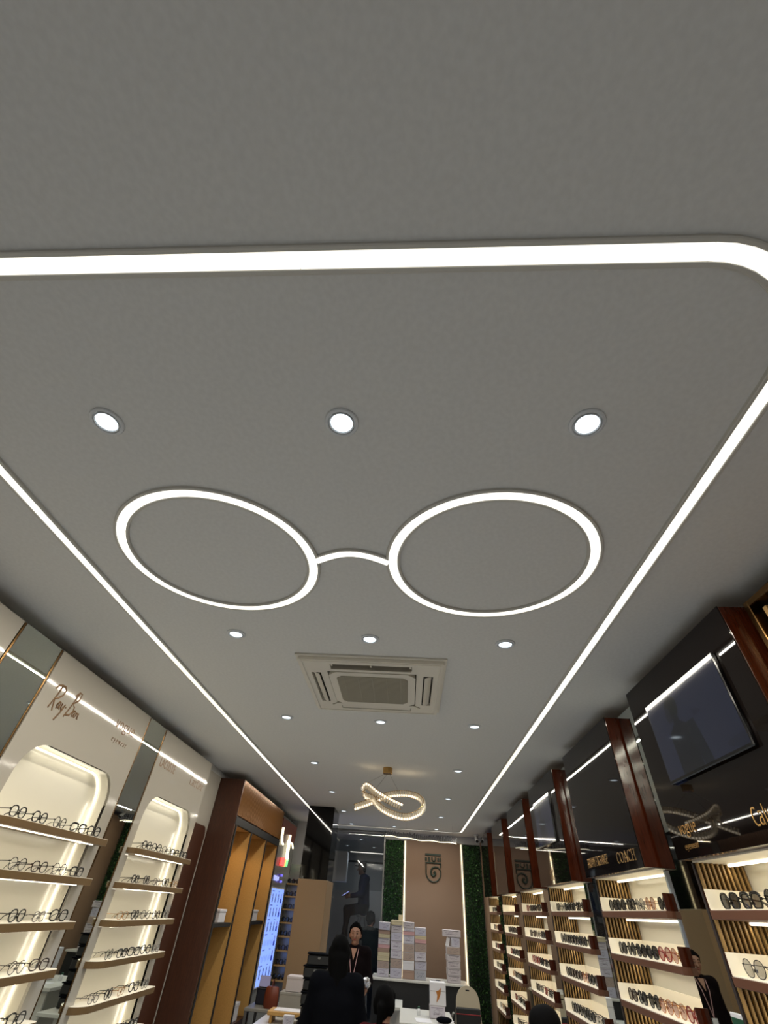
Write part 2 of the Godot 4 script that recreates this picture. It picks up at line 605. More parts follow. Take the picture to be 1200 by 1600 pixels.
func build_spectacle_light() -> void:
	var t := thing("ceiling_ring_light", "two glowing rings joined by a bridge on the ceiling like round spectacles", "ceiling light", Vector3(-0.288, CH, -1.667))
	for c in [Vector2(-0.9383, -1.6752), Vector2(0.3674, -1.6614)]:
		var path := []
		for k in 64:
			path.append(c + Vector2.from_angle(TAU * k / 64) * 0.458)
		var fr := MB.new()
		for s in [1.0, -1.0]:
			fr.sweep(path, [Vector2(s * 0.034, CH), Vector2(s * 0.033, CH - 0.010), Vector2(s * 0.03, CH - 0.012), Vector2(s * 0.022, CH - 0.012), Vector2(s * 0.0205, CH - 0.009), Vector2(s * 0.0205, CH)], true)
		wpart("rim_frame", fr, M.strip_frame, t)
		for q in 4:
			var arc := []
			for k in 25:
				arc.append(c + Vector2.from_angle(deg_to_rad(38 + q * 90) + (TAU / 4 - 0.006) * k / 24.0) * 0.458)
			var d := MB.new()
			d.sweep(arc, [Vector2(0.02, CH - 0.0005), Vector2(0.02, CH - 0.009), Vector2(-0.02, CH - 0.009), Vector2(-0.02, CH - 0.0005)])
			wpart("diffuser", d, M.strip_glow, t)
		for k in 8:
			var a := TAU * (k + 0.5) / 8
			var p = c + Vector2.from_angle(a) * 0.453
			var al := Vector2.from_angle(a + PI / 2)
			area(Vector3(p.x, CH - 0.014, p.y), 0.34, 0.014, Vector3.DOWN, WARM, E_STRIP * 0.35, Vector3(al.x, 0, al.y))
	var arc := []
	for k in 17:
		var u := k / 16.0
		var x := lerpf(-0.462, -0.11, u)
		arc.append(Vector2(x, -1.667 + 0.066 * sin(PI * u)))
	var fr := MB.new()
	for s in [1.0, -1.0]:
		fr.sweep(arc.slice(1, 16), [Vector2(s * 0.032, CH), Vector2(s * 0.031, CH - 0.010), Vector2(s * 0.028, CH - 0.0118), Vector2(s * 0.02, CH - 0.0118), Vector2(s * 0.019, CH - 0.009), Vector2(s * 0.019, CH)])
	wpart("bridge_frame", fr, M.strip_frame, t)
	var d := MB.new()
	d.sweep(arc, [Vector2(0.0185, CH - 0.0005), Vector2(0.0185, CH - 0.0125), Vector2(-0.0185, CH - 0.0125), Vector2(-0.0185, CH - 0.0005)])
	wpart("bridge_diffuser", d, M.strip_glow, t)
	area(Vector3(-0.285, CH - 0.014, -1.619), 0.32, 0.014, Vector3.DOWN, WARM, E_STRIP * 0.3)

func build_downlights() -> void:
	var tr := MB.new()
	tr.lathe([Vector2(0.059, 0), Vector2(0.0585, -0.005), Vector2(0.056, -0.0075), Vector2(0.049, -0.009), Vector2(0.0465, -0.0075), Vector2(0.046, -0.0005)], 40, Vector3.ZERO)
	var inner := MB.new()
	inner.lathe([Vector2(0.0435, -0.0005), Vector2(0.043, -0.0085), Vector2(0.0405, -0.0095), Vector2(0.0375, -0.006)], 40, Vector3.ZERO)
	var lens := MB.new()
	lens.lathe([Vector2(0.0378, -0.0045), Vector2(0.025, -0.0065), Vector2(0.0, -0.0075)], 40, Vector3.ZERO, false)
	var meshes := [tr.mesh(), inner.mesh(), lens.mesh()]
	var spots := []
	var rows := [[-0.868, "before the spectacle rings"], [-2.4708, "before the air conditioner"], [-4.047, "just behind the air conditioner"], [-5.6551, "level with the chandelier"], [-7.3059, "behind the chandelier"], [-8.9247, "before the crystal pendant"], [-10.3837, "by the strip loop's back end"]]
	for r in rows:
		for x in [-1.097, -0.25, 0.572]:
			if x == -0.25 and r[0] in [-5.6551, -7.3059, -8.9247]:
				continue
			spots.append([x, r[0], r[1]])
	for p in [[-1.065, -11.93], [-1.097, -12.89], [-1.58, -14.48], [-0.87, -14.48]]:
		spots.append([p[0], p[1], ""])
	for s in spots:
		var side := "over the aisle centre" if s[0] == -0.25 else ("on the white niche side" if s[0] < 0 else "on the television side")
		var label: String = "round cool white downlight %s, %s" % [s[2], side] if s[2] else "small round downlight in the room behind the glass partition"
		var t := thing("downlight", label, "downlight", Vector3(s[0], CH, s[1]), 0.0, "recessed ceiling downlights" if s[2] else "downlights behind the glass partition")
		mi("trim_ring", meshes[0], M.trim_white, t)
		mi("inner_ring", meshes[1], M.trim_white, t)
		mi("lens", meshes[2], M.down_glow, t)
		spot(Vector3(s[0], CH - 0.045, s[1]), COOL, E_DOWN if s[2] else E_DOWN * 0.26)

func build_ac() -> void:
	var c := Vector3(-0.263, CH, -3.216)
	var t := thing("ceiling_air_conditioner", "square beige ceiling cassette air conditioner with four louvre slots", "air conditioner", c)
	var W := 0.5059
	var y0 := CH - 0.034
	var b := MB.new()
	var P := 0.4846
	var s0 := 0.3568
	var s1 := 0.4239
	var sl := 0.2769
	# outer lip, then panel fields that leave the four slots open
	for r in [[-W, -W, W, -s1], [-W, s1, W, W], [-W, -s1, -s1, s1], [s1, -s1, W, s1]]:
		b.span(Vector3(c.x + r[0], CH, c.z + r[1]), Vector3(c.x + r[2], CH - 0.012, c.z + r[3]), 0.002)
	for r in [[-P, -P, P, -s1], [-P, s1, P, P], [-P, -s1, -s1, s1], [s1, -s1, P, s1],
			[-s1, -s1, -sl, -s0], [sl, -s1, s1, -s0], [-s1, s0, -sl, s1], [sl, s0, s1, s1],
			[-s1, -s0, -s0, -sl], [-s1, sl, -s0, s0], [s0, -s0, s1, -sl], [s0, sl, s1, s0]]:
		b.span(Vector3(c.x + r[0], CH - 0.012, c.z + r[1]), Vector3(c.x + r[2], y0, c.z + r[3]))
	# the raised inner field around the grille
	for r in [[-s0, -s0, s0, -0.3088], [-s0, 0.3088, s0, s0], [-s0, -0.3088, -0.3088, 0.3088], [0.3088, -0.3088, s0, 0.3088]]:
		b.span(Vector3(c.x + r[0], CH - 0.012, c.z + r[1]), Vector3(c.x + r[2], y0, c.z + r[3]))
	wpart("panel", b, M.ac_plastic, t)
	# bevelled border strips that give the panel its stepped edge
	var e := MB.new()
	for s in [-1.0, 1.0]:
		e.box(c + Vector3(0, -0.036, s * 0.4654), Vector3(0.9372, 0.006, 0.012), 0.002)
		e.box(c + Vector3(s * 0.4654, -0.036, 0), Vector3(0.012, 0.006, 0.9372), 0.002)
	wpart("border_bead", e, M.ac_plastic, t)
	var g := MB.new()
	var o := 0.3035
	var k := 0.0532
	var oct := PackedVector2Array([Vector2(-o, -o + k), Vector2(-o + k, -o), Vector2(o - k, -o), Vector2(o, -o + k), Vector2(o, o - k), Vector2(o - k, o), Vector2(-o + k, o), Vector2(-o, o - k)])
	var down := Transform3D(Basis(Vector3.RIGHT, Vector3(0, 0, 1), Vector3(0, -1, 0)), c + Vector3(0, -0.013, 0))
	g.extrude(oct, 0.026, down)
	wpart("grille_frame", g, M.ac_plastic, t)
	var gi := MB.new()
	var i2 := 0.2503
	for j in 38:
		var z := -i2 + 2 * i2 * (j + 0.5) / 38
		var w: float = i2 - maxf(0.0, absf(z) - (i2 - 0.0373))
		gi.box(c + Vector3(0, -0.0415, z), Vector3(2 * w, 0.005, 0.0065))
	for j in 5:
		gi.box(c + Vector3(-i2 + 2 * i2 * (j + 0.5) / 5, -0.0405, 0), Vector3(0.006, 0.004, 2 * i2 - 0.02))
	var go := wpart("grille", gi, M.ac_grille, t)
	go.set_meta("kind", "stuff")
	go.set_meta("label", "fine ribs of the intake grille")
	var cs := MB.new()
	cs.span(c + Vector3(-0.4526, 0.145, -0.4526), c + Vector3(0.4526, 0.135, 0.4526))
	for s in [-1.0, 1.0]:
		cs.span(c + Vector3(-0.4526, 0.0, s * 0.4526), c + Vector3(0.4526, 0.135, s * 0.4366))
		cs.span(c + Vector3(s * 0.4526, 0.0, -0.4366), c + Vector3(s * 0.4366, 0.135, 0.4366))
		cs.span(c + Vector3(-0.3514, -0.012, s * 0.3514), c + Vector3(0.3514, 0.135, s * 0.3408))
		cs.span(c + Vector3(s * 0.3514, -0.012, -0.3408), c + Vector3(s * 0.3408, 0.135, 0.3408))
	wpart("casing", cs, M.ac_grille, t)
	# vanes: the near one stands open, the far one is shut, the side ones half open
	for d in [[0.0, -65.0, Vector3(0, 0, 1)], [1.0, 30.0, Vector3(1, 0, 0)], [2.0, 5.0, Vector3(0, 0, -1)], [3.0, 30.0, Vector3(-1, 0, 0)]]:
		var vm := MB.new()
		var n := 5
		for j in n:
			var u0 := -0.027 + 0.054 * j / n
			var u1 := -0.027 + 0.054 * (j + 1) / n
			var h0 := -0.005 * (1.0 - pow(u0 / 0.027, 2))
			var h1 := -0.005 * (1.0 - pow(u1 / 0.027, 2))
			vm.quad(Vector3(-0.2716, h0, u0), Vector3(0.2716, h0, u0), Vector3(0.2716, h1, u1), Vector3(-0.2716, h1, u1), 1)
			vm.quad(Vector3(-0.2716, h0 + 0.003, u0), Vector3(-0.2716, h1 + 0.003, u1), Vector3(0.2716, h1 + 0.003, u1), Vector3(0.2716, h0 + 0.003, u0), 2)
		var vane := part("louvre_vane", vm, M.ac_plastic, t)
		var n3: Vector3 = d[2]
		var yaw := atan2(n3.x, n3.z)
		vane.transform = Transform3D(Basis(Vector3.UP, yaw) * Basis(Vector3.RIGHT, -deg_to_rad(d[1])), n3 * (0.3706 if d[0] == 0.0 else 0.3903) + Vector3(0, -0.026 if d[0] == 0.0 else -0.030, 0))
	for s in [-0.2662, 0.0, 0.2662]:
		var br := MB.new()
		br.box(c + Vector3(s, -0.024, 0.3962), Vector3(0.012, 0.012, 0.03))
		wpart("vane_bracket", br, M.ac_plastic, t)
	for s in [-1.0, 1.0]:
		var cl := MB.new()
		cl.box(c + Vector3(s * 0.3195, -0.0365, -0.3142), Vector3(0.07, 0.004, 0.012), 0.001, Basis(Vector3.UP, s * 0.785))
		wpart("corner_latch", cl, M.ac_grille, t)

# ---------------------------------------------------------------- eyewear
func rim(hw: float, hh: float, p: float, cx: float, drop: float, n := 20) -> Array:
	var a := []
	for k in n:
		var th := TAU * k / n
		var c := cos(th)
		var s := sin(th)
		var x := hw * signf(c) * pow(absf(c), 2.0 / p)
		var y := hh * signf(s) * pow(absf(s), 2.0 / p)
		if s < 0:
			x -= signf(cx) * drop * -s * 0.006
		a.append(Vector3(cx + x, hh + y, -0.06 * (cx + x) * (cx + x) * 8.0))
	return a

func make_eyewear(base: String, hw: float, hh: float, p: float, drop: float, r: float, fm: String, lm: String, browline := false) -> Node3D:
	hw *= 1.15
	hh *= 1.22
	r *= 1.15
	var o := Node3D.new()
	o.name = "prototype"
	o.set_meta("base", base)
	o.set_meta("category", "glasses" if base == "eyeglasses" else "sunglasses")
	var cx := hw + 0.009
	var f := MB.new()
	for s in [-1.0, 1.0]:
		var pts := rim(hw, hh, p, s * cx, drop)
		for i in pts.size():
			pts[i].y += r
		f.tube(pts, r, 5, true)
		if browline:
			var top := []
			for i in range(1, 10):
				top.append(pts[i] + Vector3(0, r * 0.6, 0))
			f.tube(top, r * 1.6, 5)
		# end piece towards the hinge
		f.box(Vector3(s * (cx + hw + 0.002), hh * 1.45, -0.006), Vector3(0.008, maxf(r * 2.6, 0.005), 0.008), 0.001)
		# nose pad
		f.box(Vector3(s * 0.0085, hh * 0.85, -0.006), Vector3(0.003, 0.011, 0.006), 0.001)
	var br := []
	for k in 7:
		var u := k / 6.0
		br.append(Vector3(lerpf(-0.0105, 0.0105, u), hh * 1.3 + 0.004 * sin(PI * u), 0.001))
	f.tube(br, r * 1.05, 5)
	part("frame", f, M[fm], o)
	for s in [-1.0, 1.0]:
		var l := MB.new()
		var pts := rim(hw - r * 0.3, hh - r * 0.3, p, s * cx, drop)
		var c := Vector3(s * cx, hh + r, 0.002)
		for i in pts.size():
			pts[i].y += r * 1.3
			pts[i].z -= 0.0005
		for i in pts.size():
			l.tri(c, pts[i], pts[(i + 1) % pts.size()], 1)
		part("lens", l, M[lm], o)
	for s in [-1.0, 1.0]:
		var tm := MB.new()
		var x: float = s * (cx + hw + 0.004)
		var y := hh * 1.45
		var tr: float = clampf(r * 0.9, 0.0016, 0.003)
		tm.tube([Vector3(x, y, -0.006), Vector3(x, y - 0.002, -0.06), Vector3(x * 0.99, y - 0.004, -0.095), Vector3(x * 0.97, y * 0.55, -0.122), Vector3(x * 0.95, tr, -0.135)], [tr * 1.6, tr * 1.3, tr * 1.2, tr * 1.3, tr], 4, false, 0.7)
		part("temple", tm, M[fm], o)
	return o

var optic := []
var sunny := []

func make_all_eyewear() -> void:
	optic = [
		[make_eyewear("eyeglasses", 0.025, 0.021, 2.4, 0.0, 0.0032, "frame_black", "clear_lens"), "thick black eyeglasses with rounded rims"],
		[make_eyewear("eyeglasses", 0.026, 0.018, 3.4, 0.0, 0.0028, "frame_black", "clear_lens", true), "black browline eyeglasses with squared rims"],
		[make_eyewear("eyeglasses", 0.024, 0.022, 2.0, 0.0, 0.0018, "frame_black", "clear_lens"), "thin black eyeglasses with round rims"],
		[make_eyewear("eyeglasses", 0.026, 0.019, 2.8, 0.3, 0.0014, "frame_gold", "clear_lens"), "thin gold wire eyeglasses"],
		[make_eyewear("eyeglasses", 0.025, 0.018, 3.0, 0.0, 0.0022, "frame_grey", "clear_lens"), "pale grey eyeglasses with oval rims"],
		[make_eyewear("eyeglasses", 0.025, 0.020, 2.6, 0.2, 0.0028, "frame_tortoise", "clear_lens"), "brown tortoiseshell eyeglasses"],
	]
	sunny = [
		[make_eyewear("sunglasses", 0.027, 0.023, 2.8, 0.5, 0.0032, "frame_black", "lens_grey"), "black sunglasses with dark grey lenses"],
		[make_eyewear("sunglasses", 0.026, 0.025, 2.1, 0.4, 0.0026, "frame_black", "lens_green"), "round black sunglasses with green lenses"],
		[make_eyewear("sunglasses", 0.028, 0.024, 2.3, 1.0, 0.0014, "frame_gunmetal", "lens_smoke"), "dark metal sunglasses with smoke lenses"],
		[make_eyewear("sunglasses", 0.027, 0.025, 2.2, 0.8, 0.0015, "frame_gold", "lens_pink"), "gold wire sunglasses with rosy lenses"],
		[make_eyewear("sunglasses", 0.027, 0.022, 3.0, 0.4, 0.0032, "frame_tortoise", "lens_brown"), "tortoiseshell sunglasses with brown lenses"],
		[make_eyewear("sunglasses", 0.026, 0.021, 3.4, 0.3, 0.0034, "frame_black", "lens_brown", true), "black browline sunglasses with brown lenses"],
		[make_eyewear("sunglasses", 0.026, 0.024, 2.2, 0.5, 0.003, "frame_red", "lens_pink"), "dark red sunglasses with rosy lenses"],
	]

const NTH := ["top", "second", "third", "fourth", "fifth", "sixth", "seventh", "eighth"]

# ---------------------------------------------------------------- left wall
func arch_outline(z0: float, z1: float, ybot: float, ytop: float, r: float) -> PackedVector2Array:    # in (−z, y), from bottom near round to bottom far
	var p := PackedVector2Array([Vector2(-z0, ybot)])
	for k in 11:
		var a := PI - PI / 2 * k / 10.0
		p.append(Vector2(-z0 + r + cos(a) * r, ytop - r + sin(a) * r))
	for k in 11:
		var a := PI / 2 - PI / 2 * k / 10.0
		p.append(Vector2(-z1 - r + cos(a) * r, ytop - r + sin(a) * r))
	p.append(Vector2(-z1, ybot))
	return p

const LEFT := Basis(Vector3(0, 0, -1), Vector3(0, 1, 0), Vector3(1, 0, 0))     # writing on the left wall: x runs away from the camera, z into the room
const RIGHT := Basis(Vector3(0, 0, 1), Vector3(0, 1, 0), Vector3(-1, 0, 0))

func build_left() -> void:
	make_all_eyewear()
	var defs := [
		{"z0": -2.65, "z1": -3.984, "n0": -2.78, "n1": -3.85, "label": "glossy white display panel with a lit niche and cursive gold lettering", "place": "the cursive-lettered niche"},
		{"z0": -4.352, "z1": -5.65, "n0": -4.46, "n1": -5.53, "label": "glossy white display panel with a lit niche beside the brown arched panel", "place": "the capital-lettered niche"}]
	# the next panel towards the door carries no niche in view
	var pb := MB.new()
	pb.span(Vector3(-2.45, 0.02, -0.7), Vector3(LX, 2.893, -2.25), 0.004)
	solo("wall_panel", pb, M.white_panel, "plain glossy white wall panel at the edge of the first mirror", "wall panel", Vector3(-2.375, 0.02, -1.47))
	for d in defs:
		var c := Vector3(-2.38, 0, (d.z0 + d.z1) / 2)
		var t := thing("niche_display", d.label, "display panel", c)
		var ar := arch_outline(d.n0, d.n1, 0.5, 2.40, 0.19)
		var poly := PackedVector2Array([Vector2(-d.z1, 0.5), Vector2(-d.z1, 2.893), Vector2(-d.z0, 2.893), Vector2(-d.z0, 0.5)])
		poly.append_array(ar)
		var f := MB.new()
		f.extrude(poly, 0.02, Transform3D(LEFT, Vector3(LX - 0.02, 0, 0)))
		f.span(Vector3(LX - 0.13, 0.02, d.z0), Vector3(LX, 0.5, d.z1))
		f.span(Vector3(LX - 0.13, 0.5, d.z0), Vector3(LX - 0.02, 2.893, d.z0 - 0.02))
		f.span(Vector3(LX - 0.13, 0.5, d.z1), Vector3(LX - 0.02, 2.893, d.z1 + 0.02))
		wpart("face_panel", f, M.white_panel, t)
		var rv := MB.new()
		for i in ar.size() - 1:
			var a := ar[i]
			var b := ar[i + 1]
			rv.quad(Vector3(LX - 0.001, a.y, -a.x), Vector3(LX - 0.001, b.y, -b.x), Vector3(LX - 0.1, b.y, -b.x), Vector3(LX - 0.1, a.y, -a.x), 1)
		wpart("niche_reveal", rv, M.niche_cream, t)
		var bk := MB.new()
		bk.span(Vector3(LX - 0.12, 0.5, d.n0 + 0.05), Vector3(LX - 0.1, 2.45, d.n1 - 0.05))
		wpart("niche_back", bk, M.niche_cream, t)
		var pts := []
		var led := arch_outline(d.n0 - 0.012, d.n1 + 0.012, 0.52, 2.388, 0.178)
		for p in led:
			pts.append(Vector3(LX - 0.094, p.y, -p.x))
		var lm := MB.new()
		lm.tube(pts, 0.0055, 6)
		wpart("niche_light", lm, M.niche_glow, t)
		for s in [[d.n0 - 0.022, -1.0], [d.n1 + 0.022, 1.0]]:
			area(Vector3(LX - 0.062, 1.37, s[0]), 1.7, 0.01, Vector3(-0.1, 0, s[1]), CREAM, E_NICHE * 1.7, Vector3.UP)
		area(Vector3(LX - 0.062, 2.376, (d.n0 + d.n1) / 2), 0.7, 0.01, Vector3(-0.1, -1, 0), CREAM, E_NICHE * 0.7, Vector3.BACK)
		# shelves: a tongue into the niche and a round-ended front
		for k in 6:
			var y := 2.013 - 0.2185 * k
			var zf: float = d.n1 - 0.07
			var za: float = d.n0 + 0.06
			var sh := PackedVector2Array()
			sh.append(Vector2(-d.n1 - 0.004, -0.098))
			sh.append(Vector2(-d.n1 - 0.004, 0.001))
			sh.append(Vector2(-zf, 0.001))
			for j in 5:
				var a := PI / 2 * j / 4.0
				sh.append(Vector2(-zf - 0.03 + 0.03 * cos(a), 0.07 + 0.03 * sin(a)))
			for j in 9:
				var a := PI / 2 + PI / 2 * j / 8.0
				sh.append(Vector2(-za + 0.14 + 0.14 * cos(a), 0.001 + 0.099 * sin(a)))
			sh.append(Vector2(-d.n0 + 0.004, 0.001))
			sh.append(Vector2(-d.n0 + 0.004, -0.098))
			var sm := MB.new()
			sm.extrude(sh, 0.036, Transform3D(Basis(Vector3(0, 0, -1), Vector3(1, 0, 0), Vector3(0, 1, 0)), Vector3(LX, y - 0.038, 0)))
			var so := wpart("shelf", sm, M.shelf_edge, t)
			var top := MB.new()
			top.extrude(sh, 0.002, Transform3D(Basis(Vector3(0, 0, -1), Vector3(1, 0, 0), Vector3(0, 1, 0)), Vector3(LX, y - 0.002, 0)))
			wpart("shelf_top", top, M.tray_white, so)
			var sl := MB.new()
			var zm: float = (d.n0 + d.n1) / 2
			sl.box(Vector3(LX + 0.045, y - 0.0405, zm), Vector3(0.012, 0.005, 1.0), 0.001)
			wpart("shelf_light", sl, M.tube_glow, so)
			area(Vector3(LX + 0.045, y - 0.045, zm), 1.0, 0.012, Vector3(-0.3, -1, 0), CREAM, E_SHELF, Vector3.BACK)
			# eyewear along the shelf
			var nth: String = NTH[k]
			if d.z0 > -4.0 and k > 4:
				continue
			var n := 5
			for j in n:
				var u := (j + 0.5) / n
				var z: float = lerpf(d.n0 - 0.02, d.n1 + 0.02, u) + rng.randf_range(-0.006, 0.006)
				if d.z0 > -4.0 and z > -2.75 - 0.24 * k:
					continue
				var st: Array = optic[[0, 2, 0, 4, 1, 2, 0, 1, 5, 3][(j * 3 + k * 2 + (5 if d.z0 < -4 else 0)) % 10]]
				if k == 0 and j < 4:
					st = optic[[0, 0, 2, 1][j]]
				copy(st[0], "%s on the %s shelf of %s" % [st[1], nth, d.place], "eyeglasses on the %s shelf of %s" % [nth, d.place], Vector3(LX + 0.07, y, z), PI / 2 + rng.randf_range(-0.25, 0.15))
		if d.z0 > -4.0:
			var rb := MB.new()
			var O := Vector3(LX + 0.006, 2.575, -2.765)
			var u1 := 0.11
			for s in [
				[[0.36, 1.25], [0.3, 0.9], [0.2, 0.45], [0.05, -0.02]],
				[[-0.12, 0.98], [0.02, 1.22], [0.3, 1.32], [0.62, 1.34], [0.82, 1.2], [0.75, 0.9], [0.5, 0.66], [0.18, 0.52]],
				[[0.22, 0.55], [0.35, 0.3], [0.42, 0.08], [0.5, -0.05]],
				[[0.93, 0.5], [0.78, 0.52], [0.66, 0.32], [0.7, 0.17], [0.84, 0.28], [0.93, 0.5], [0.9, 0.2], [1.0, 0.2]],
				[[1.08, 0.52], [1.06, 0.3], [1.14, 0.2], [1.25, 0.34], [1.34, 0.55], [1.24, 0.1], [1.1, -0.2], [0.98, -0.42]],
				[[1.47, 0.4], [1.5, 0.42], [1.52, 0.4]],
				[[2.08, 1.5], [1.95, 0.95], [1.8, 0.4], [1.64, -0.05]],
				[[1.82, 1.2], [2.06, 1.5], [2.32, 1.5], [2.34, 1.15], [1.95, 0.78], [2.2, 0.68], [2.26, 0.42], [2.05, 0.16], [1.72, 0.1]],
				[[2.5, 0.5], [2.36, 0.5], [2.27, 0.32], [2.32, 0.18], [2.44, 0.28], [2.51, 0.5], [2.49, 0.22], [2.58, 0.2]],
				[[2.66, 0.5], [2.64, 0.2], [2.74, 0.46], [2.86, 0.5], [2.86, 0.2], [2.96, 0.22]]]:
				var q := []
				for p in s:
					q.append(O + Vector3(0, p[1] * u1, -p[0] * u1 * 0.98))
				rb.tube(q, 0.007, 5)
			for i in rb.v.size():
				rb.v[i].x = LX + 0.001 + (rb.v[i].x - O.x) * 0.14
			wpart("gold_lettering", rb, M.gold_letter, t, "cursive brushed gold lettering")
			words("gold_lettering", "vogue", "Droid Sans", 0.075, 0.30, 0.0016, Vector3(LX + 0.0009, 2.70, -3.68), LEFT, M.gold_letter, t).set_meta("label", "rounded lower-case gold lettering")
			words("gold_lettering", "e y e w e a r", "Droid Sans", 0.036, 0.23, 0.0016, Vector3(LX + 0.0009, 2.6, -3.675), LEFT, M.gold_letter, t).set_meta("label", "small widely spaced gold lettering")
		else:
			words("gold_lettering", "LACOSTE", "Droid Sans", 0.072, 0.34, 0.0016, Vector3(LX + 0.0009, 2.645, -4.6), LEFT, M.gold_letter, t, 700).set_meta("label", "plain gold capitals")
			words("gold_lettering", "Cartier", "Droid Serif", 0.08, 0.38, 0.0016, Vector3(LX + 0.0009, 2.645, -5.38), LEFT, M.gold_letter, t, 700, true).set_meta("label", "slanted gold lettering")
	# mirrors with gold edges
	for m in [[-2.264, -2.636, "wide mirror strip edged in gold beside the plain white panel"], [-3.996, -4.34, "narrow mirror strip edged in gold between the two lit niches"]]:
		var t := thing("wall_mirror", m[2], "mirror", Vector3(-2.38, 0, (m[0] + m[1]) / 2))
		var g := MB.new()
		g.span(Vector3(-2.45, 0.02, m[0] - 0.01), Vector3(LX - 0.004, 2.893, m[1] + 0.01))
		wpart("mirror_glass", g, M.mirror, t)
		for z in [m[0], m[1]]:
			var e := MB.new()
			e.box(Vector3(-2.375, 1.456, z), Vector3(0.15, 2.87, 0.014), 0.003)
			wpart("edge_trim", e, M.gold_trim, t)
	# set-back pier with a brown arched panel, before the wood cabinet
	var b := MB.new()
	b.span(Vector3(-2.459, 0, -5.66), Vector3(-2.42, 2.893, -6.36))
	solo("wall_pier", b, M.white_panel, "glossy beige pier set back between white panel and wood cabinet", "wall pier", Vector3(-2.44, 0, -6.0))
	var ap := arch_outline(-5.67, -6.28, 0.02, 2.36, 0.08)
	var am := MB.new()
	am.extrude(ap, 0.018, Transform3D(LEFT, Vector3(-2.4195, 0, 0)))
	solo("arched_panel", am, M.brown_dull, "dark brown wall panel with rounded top corners on the beige pier", "wall panel", Vector3(-2.41, 0.02, -5.97))

# ---------------------------------------------------------------- wooden cabinet on the left
func build_wood_cabinet() -> void:
	var z0 := -6.38
	var z1 := -8.87
	var xf := -2.106
	var t := thing("wood_cabinet", "tall dark wood cabinet with fluted head and three lit mustard bays", "cabinet", Vector3(-2.28, 0, (z0 + z1) / 2))
	var b := MB.new()
	b.span(Vector3(-2.458, 0, z0), Vector3(xf, 2.893, z0 - 0.04), 0.002)
	b.span(Vector3(-2.458, 0, z1), Vector3(xf, 2.893, z1 + 0.04), 0.002)
	b.span(Vector3(-2.458, 2.5, z0 - 0.04), Vector3(xf - 0.02, 2.893, z1 + 0.04))
	b.span(Vector3(-2.458, 0, z0 - 0.04), Vector3(xf - 0.02, 0.6, z1 + 0.04))
	wpart("body", b, M.brown_dull, t)
	var back := MB.new()
	back.span(Vector3(-2.458, 0.6, z0 - 0.04), Vector3(-2.44, 2.5, z1 + 0.04))
	wpart("back_panel", back, M.mustard, t)
	# fluted head: half-round staves
	var n := 46
	var stave := MB.new()
	var w := (z0 - z1 - 0.02) / n
	var prof := PackedVector2Array()
	for k in 7:
		var a := PI * k / 6.0
		prof.append(Vector2(cos(a) * w * 0.48, sin(a) * w * 0.5))
	stave.extrude(prof, 0.37, Transform3D(Basis(Vector3(0, 0, -1), Vector3(1, 0, 0), Vector3(0, 1, 0)), Vector3.ZERO))
	var sm := stave.mesh()
	for k in n:
		var s := mi("flute", sm, M.fluted_bronze, t)
		s.position = Vector3(xf - 0.02, 2.515, z0 - 0.01 - w * (k + 0.5)) - t.position
	var fr := MB.new()
	fr.box(Vector3(xf - 0.01, 2.46, (z0 + z1) / 2), Vector3(0.03, 0.08, z0 - z1 - 0.01), 0.003)
	wpart("head_rail", fr, M.black_matte, t)
	for z in [-6.45, -7.17, -8.02, -8.79]:
		var d := MB.new()
		d.span(Vector3(-2.438, 0.6, z - 0.014), Vector3(xf, 2.42, z + 0.014), 0.002)
		var o := wpart("divider", d, M.mustard, t)
		var e := MB.new()
		e.box(Vector3(xf + 0.004, 1.51, z), Vector3(0.012, 1.82, 0.04), 0.002)
		wpart("divider_edge", e, M.black_matte, o)
	for s in [[-6.464, -7.156], [-8.034, -8.776]]:
		var d := MB.new()
		d.span(Vector3(-2.438, 1.5, s[0]), Vector3(xf - 0.01, 1.535, s[1]), 0.002)
		wpart("shelf", d, M.black_matte, t)
	var top := MB.new()
	top.span(Vector3(-2.438, 2.42, z0 - 0.05), Vector3(xf - 0.03, 2.44, z1 + 0.05))
	wpart("bay_ceiling", top, M.mustard, t)
	for z in [-6.8, -7.6, -8.4]:
		var l := MB.new()
		l.lathe([Vector2(0.022, 0), Vector2(0.022, -0.004), Vector2(0, -0.006)], 16, Vector3(-2.25, 2.42, z))
		wpart("bay_light", l, M.tube_glow, t)
		spot(Vector3(-2.25, 2.405, z), Color(1.0, 0.83, 0.6), 0.13, 75.0, 0.02)
	# white boxes on the shelves and one on the cabinet floor
	for s in [[-6.9, 1.535, 0.26, 0.115, "white lidded box on the first shelf of the wood cabinet"], [-8.4, 1.535, 0.3, 0.115, "white lidded box on the last shelf of the wood cabinet"], [-8.3, 0.6, 0.4, 0.16, "white box on the floor of the wood cabinet"]]:
		var o := thing("white_box", s[4], "box", Vector3(-2.26, s[1], s[0]))
		var bb := MB.new()
		bb.box(Vector3(0, s[3] * 0.4, 0), Vector3(0.2, s[3] * 0.8, s[2] * 0.94), 0.004)
		part("box_body", bb, M.paper, o)
		var ld := MB.new()
		ld.box(Vector3(0, s[3] * 0.9, 0), Vector3(0.21, s[3] * 0.2, s[2]), 0.003)
		part("lid", ld, M.paper, o)
	var card := MB.new()
	card.box(Vector3(-2.2, 1.535 + 0.13, -6.53), Vector3(0.012, 0.26, 0.07), 0.002)
	solo("white_card", card, M.paper, "upright white card at the edge of the wood cabinet shelf", "card", Vector3(-2.2, 1.535, -6.53))

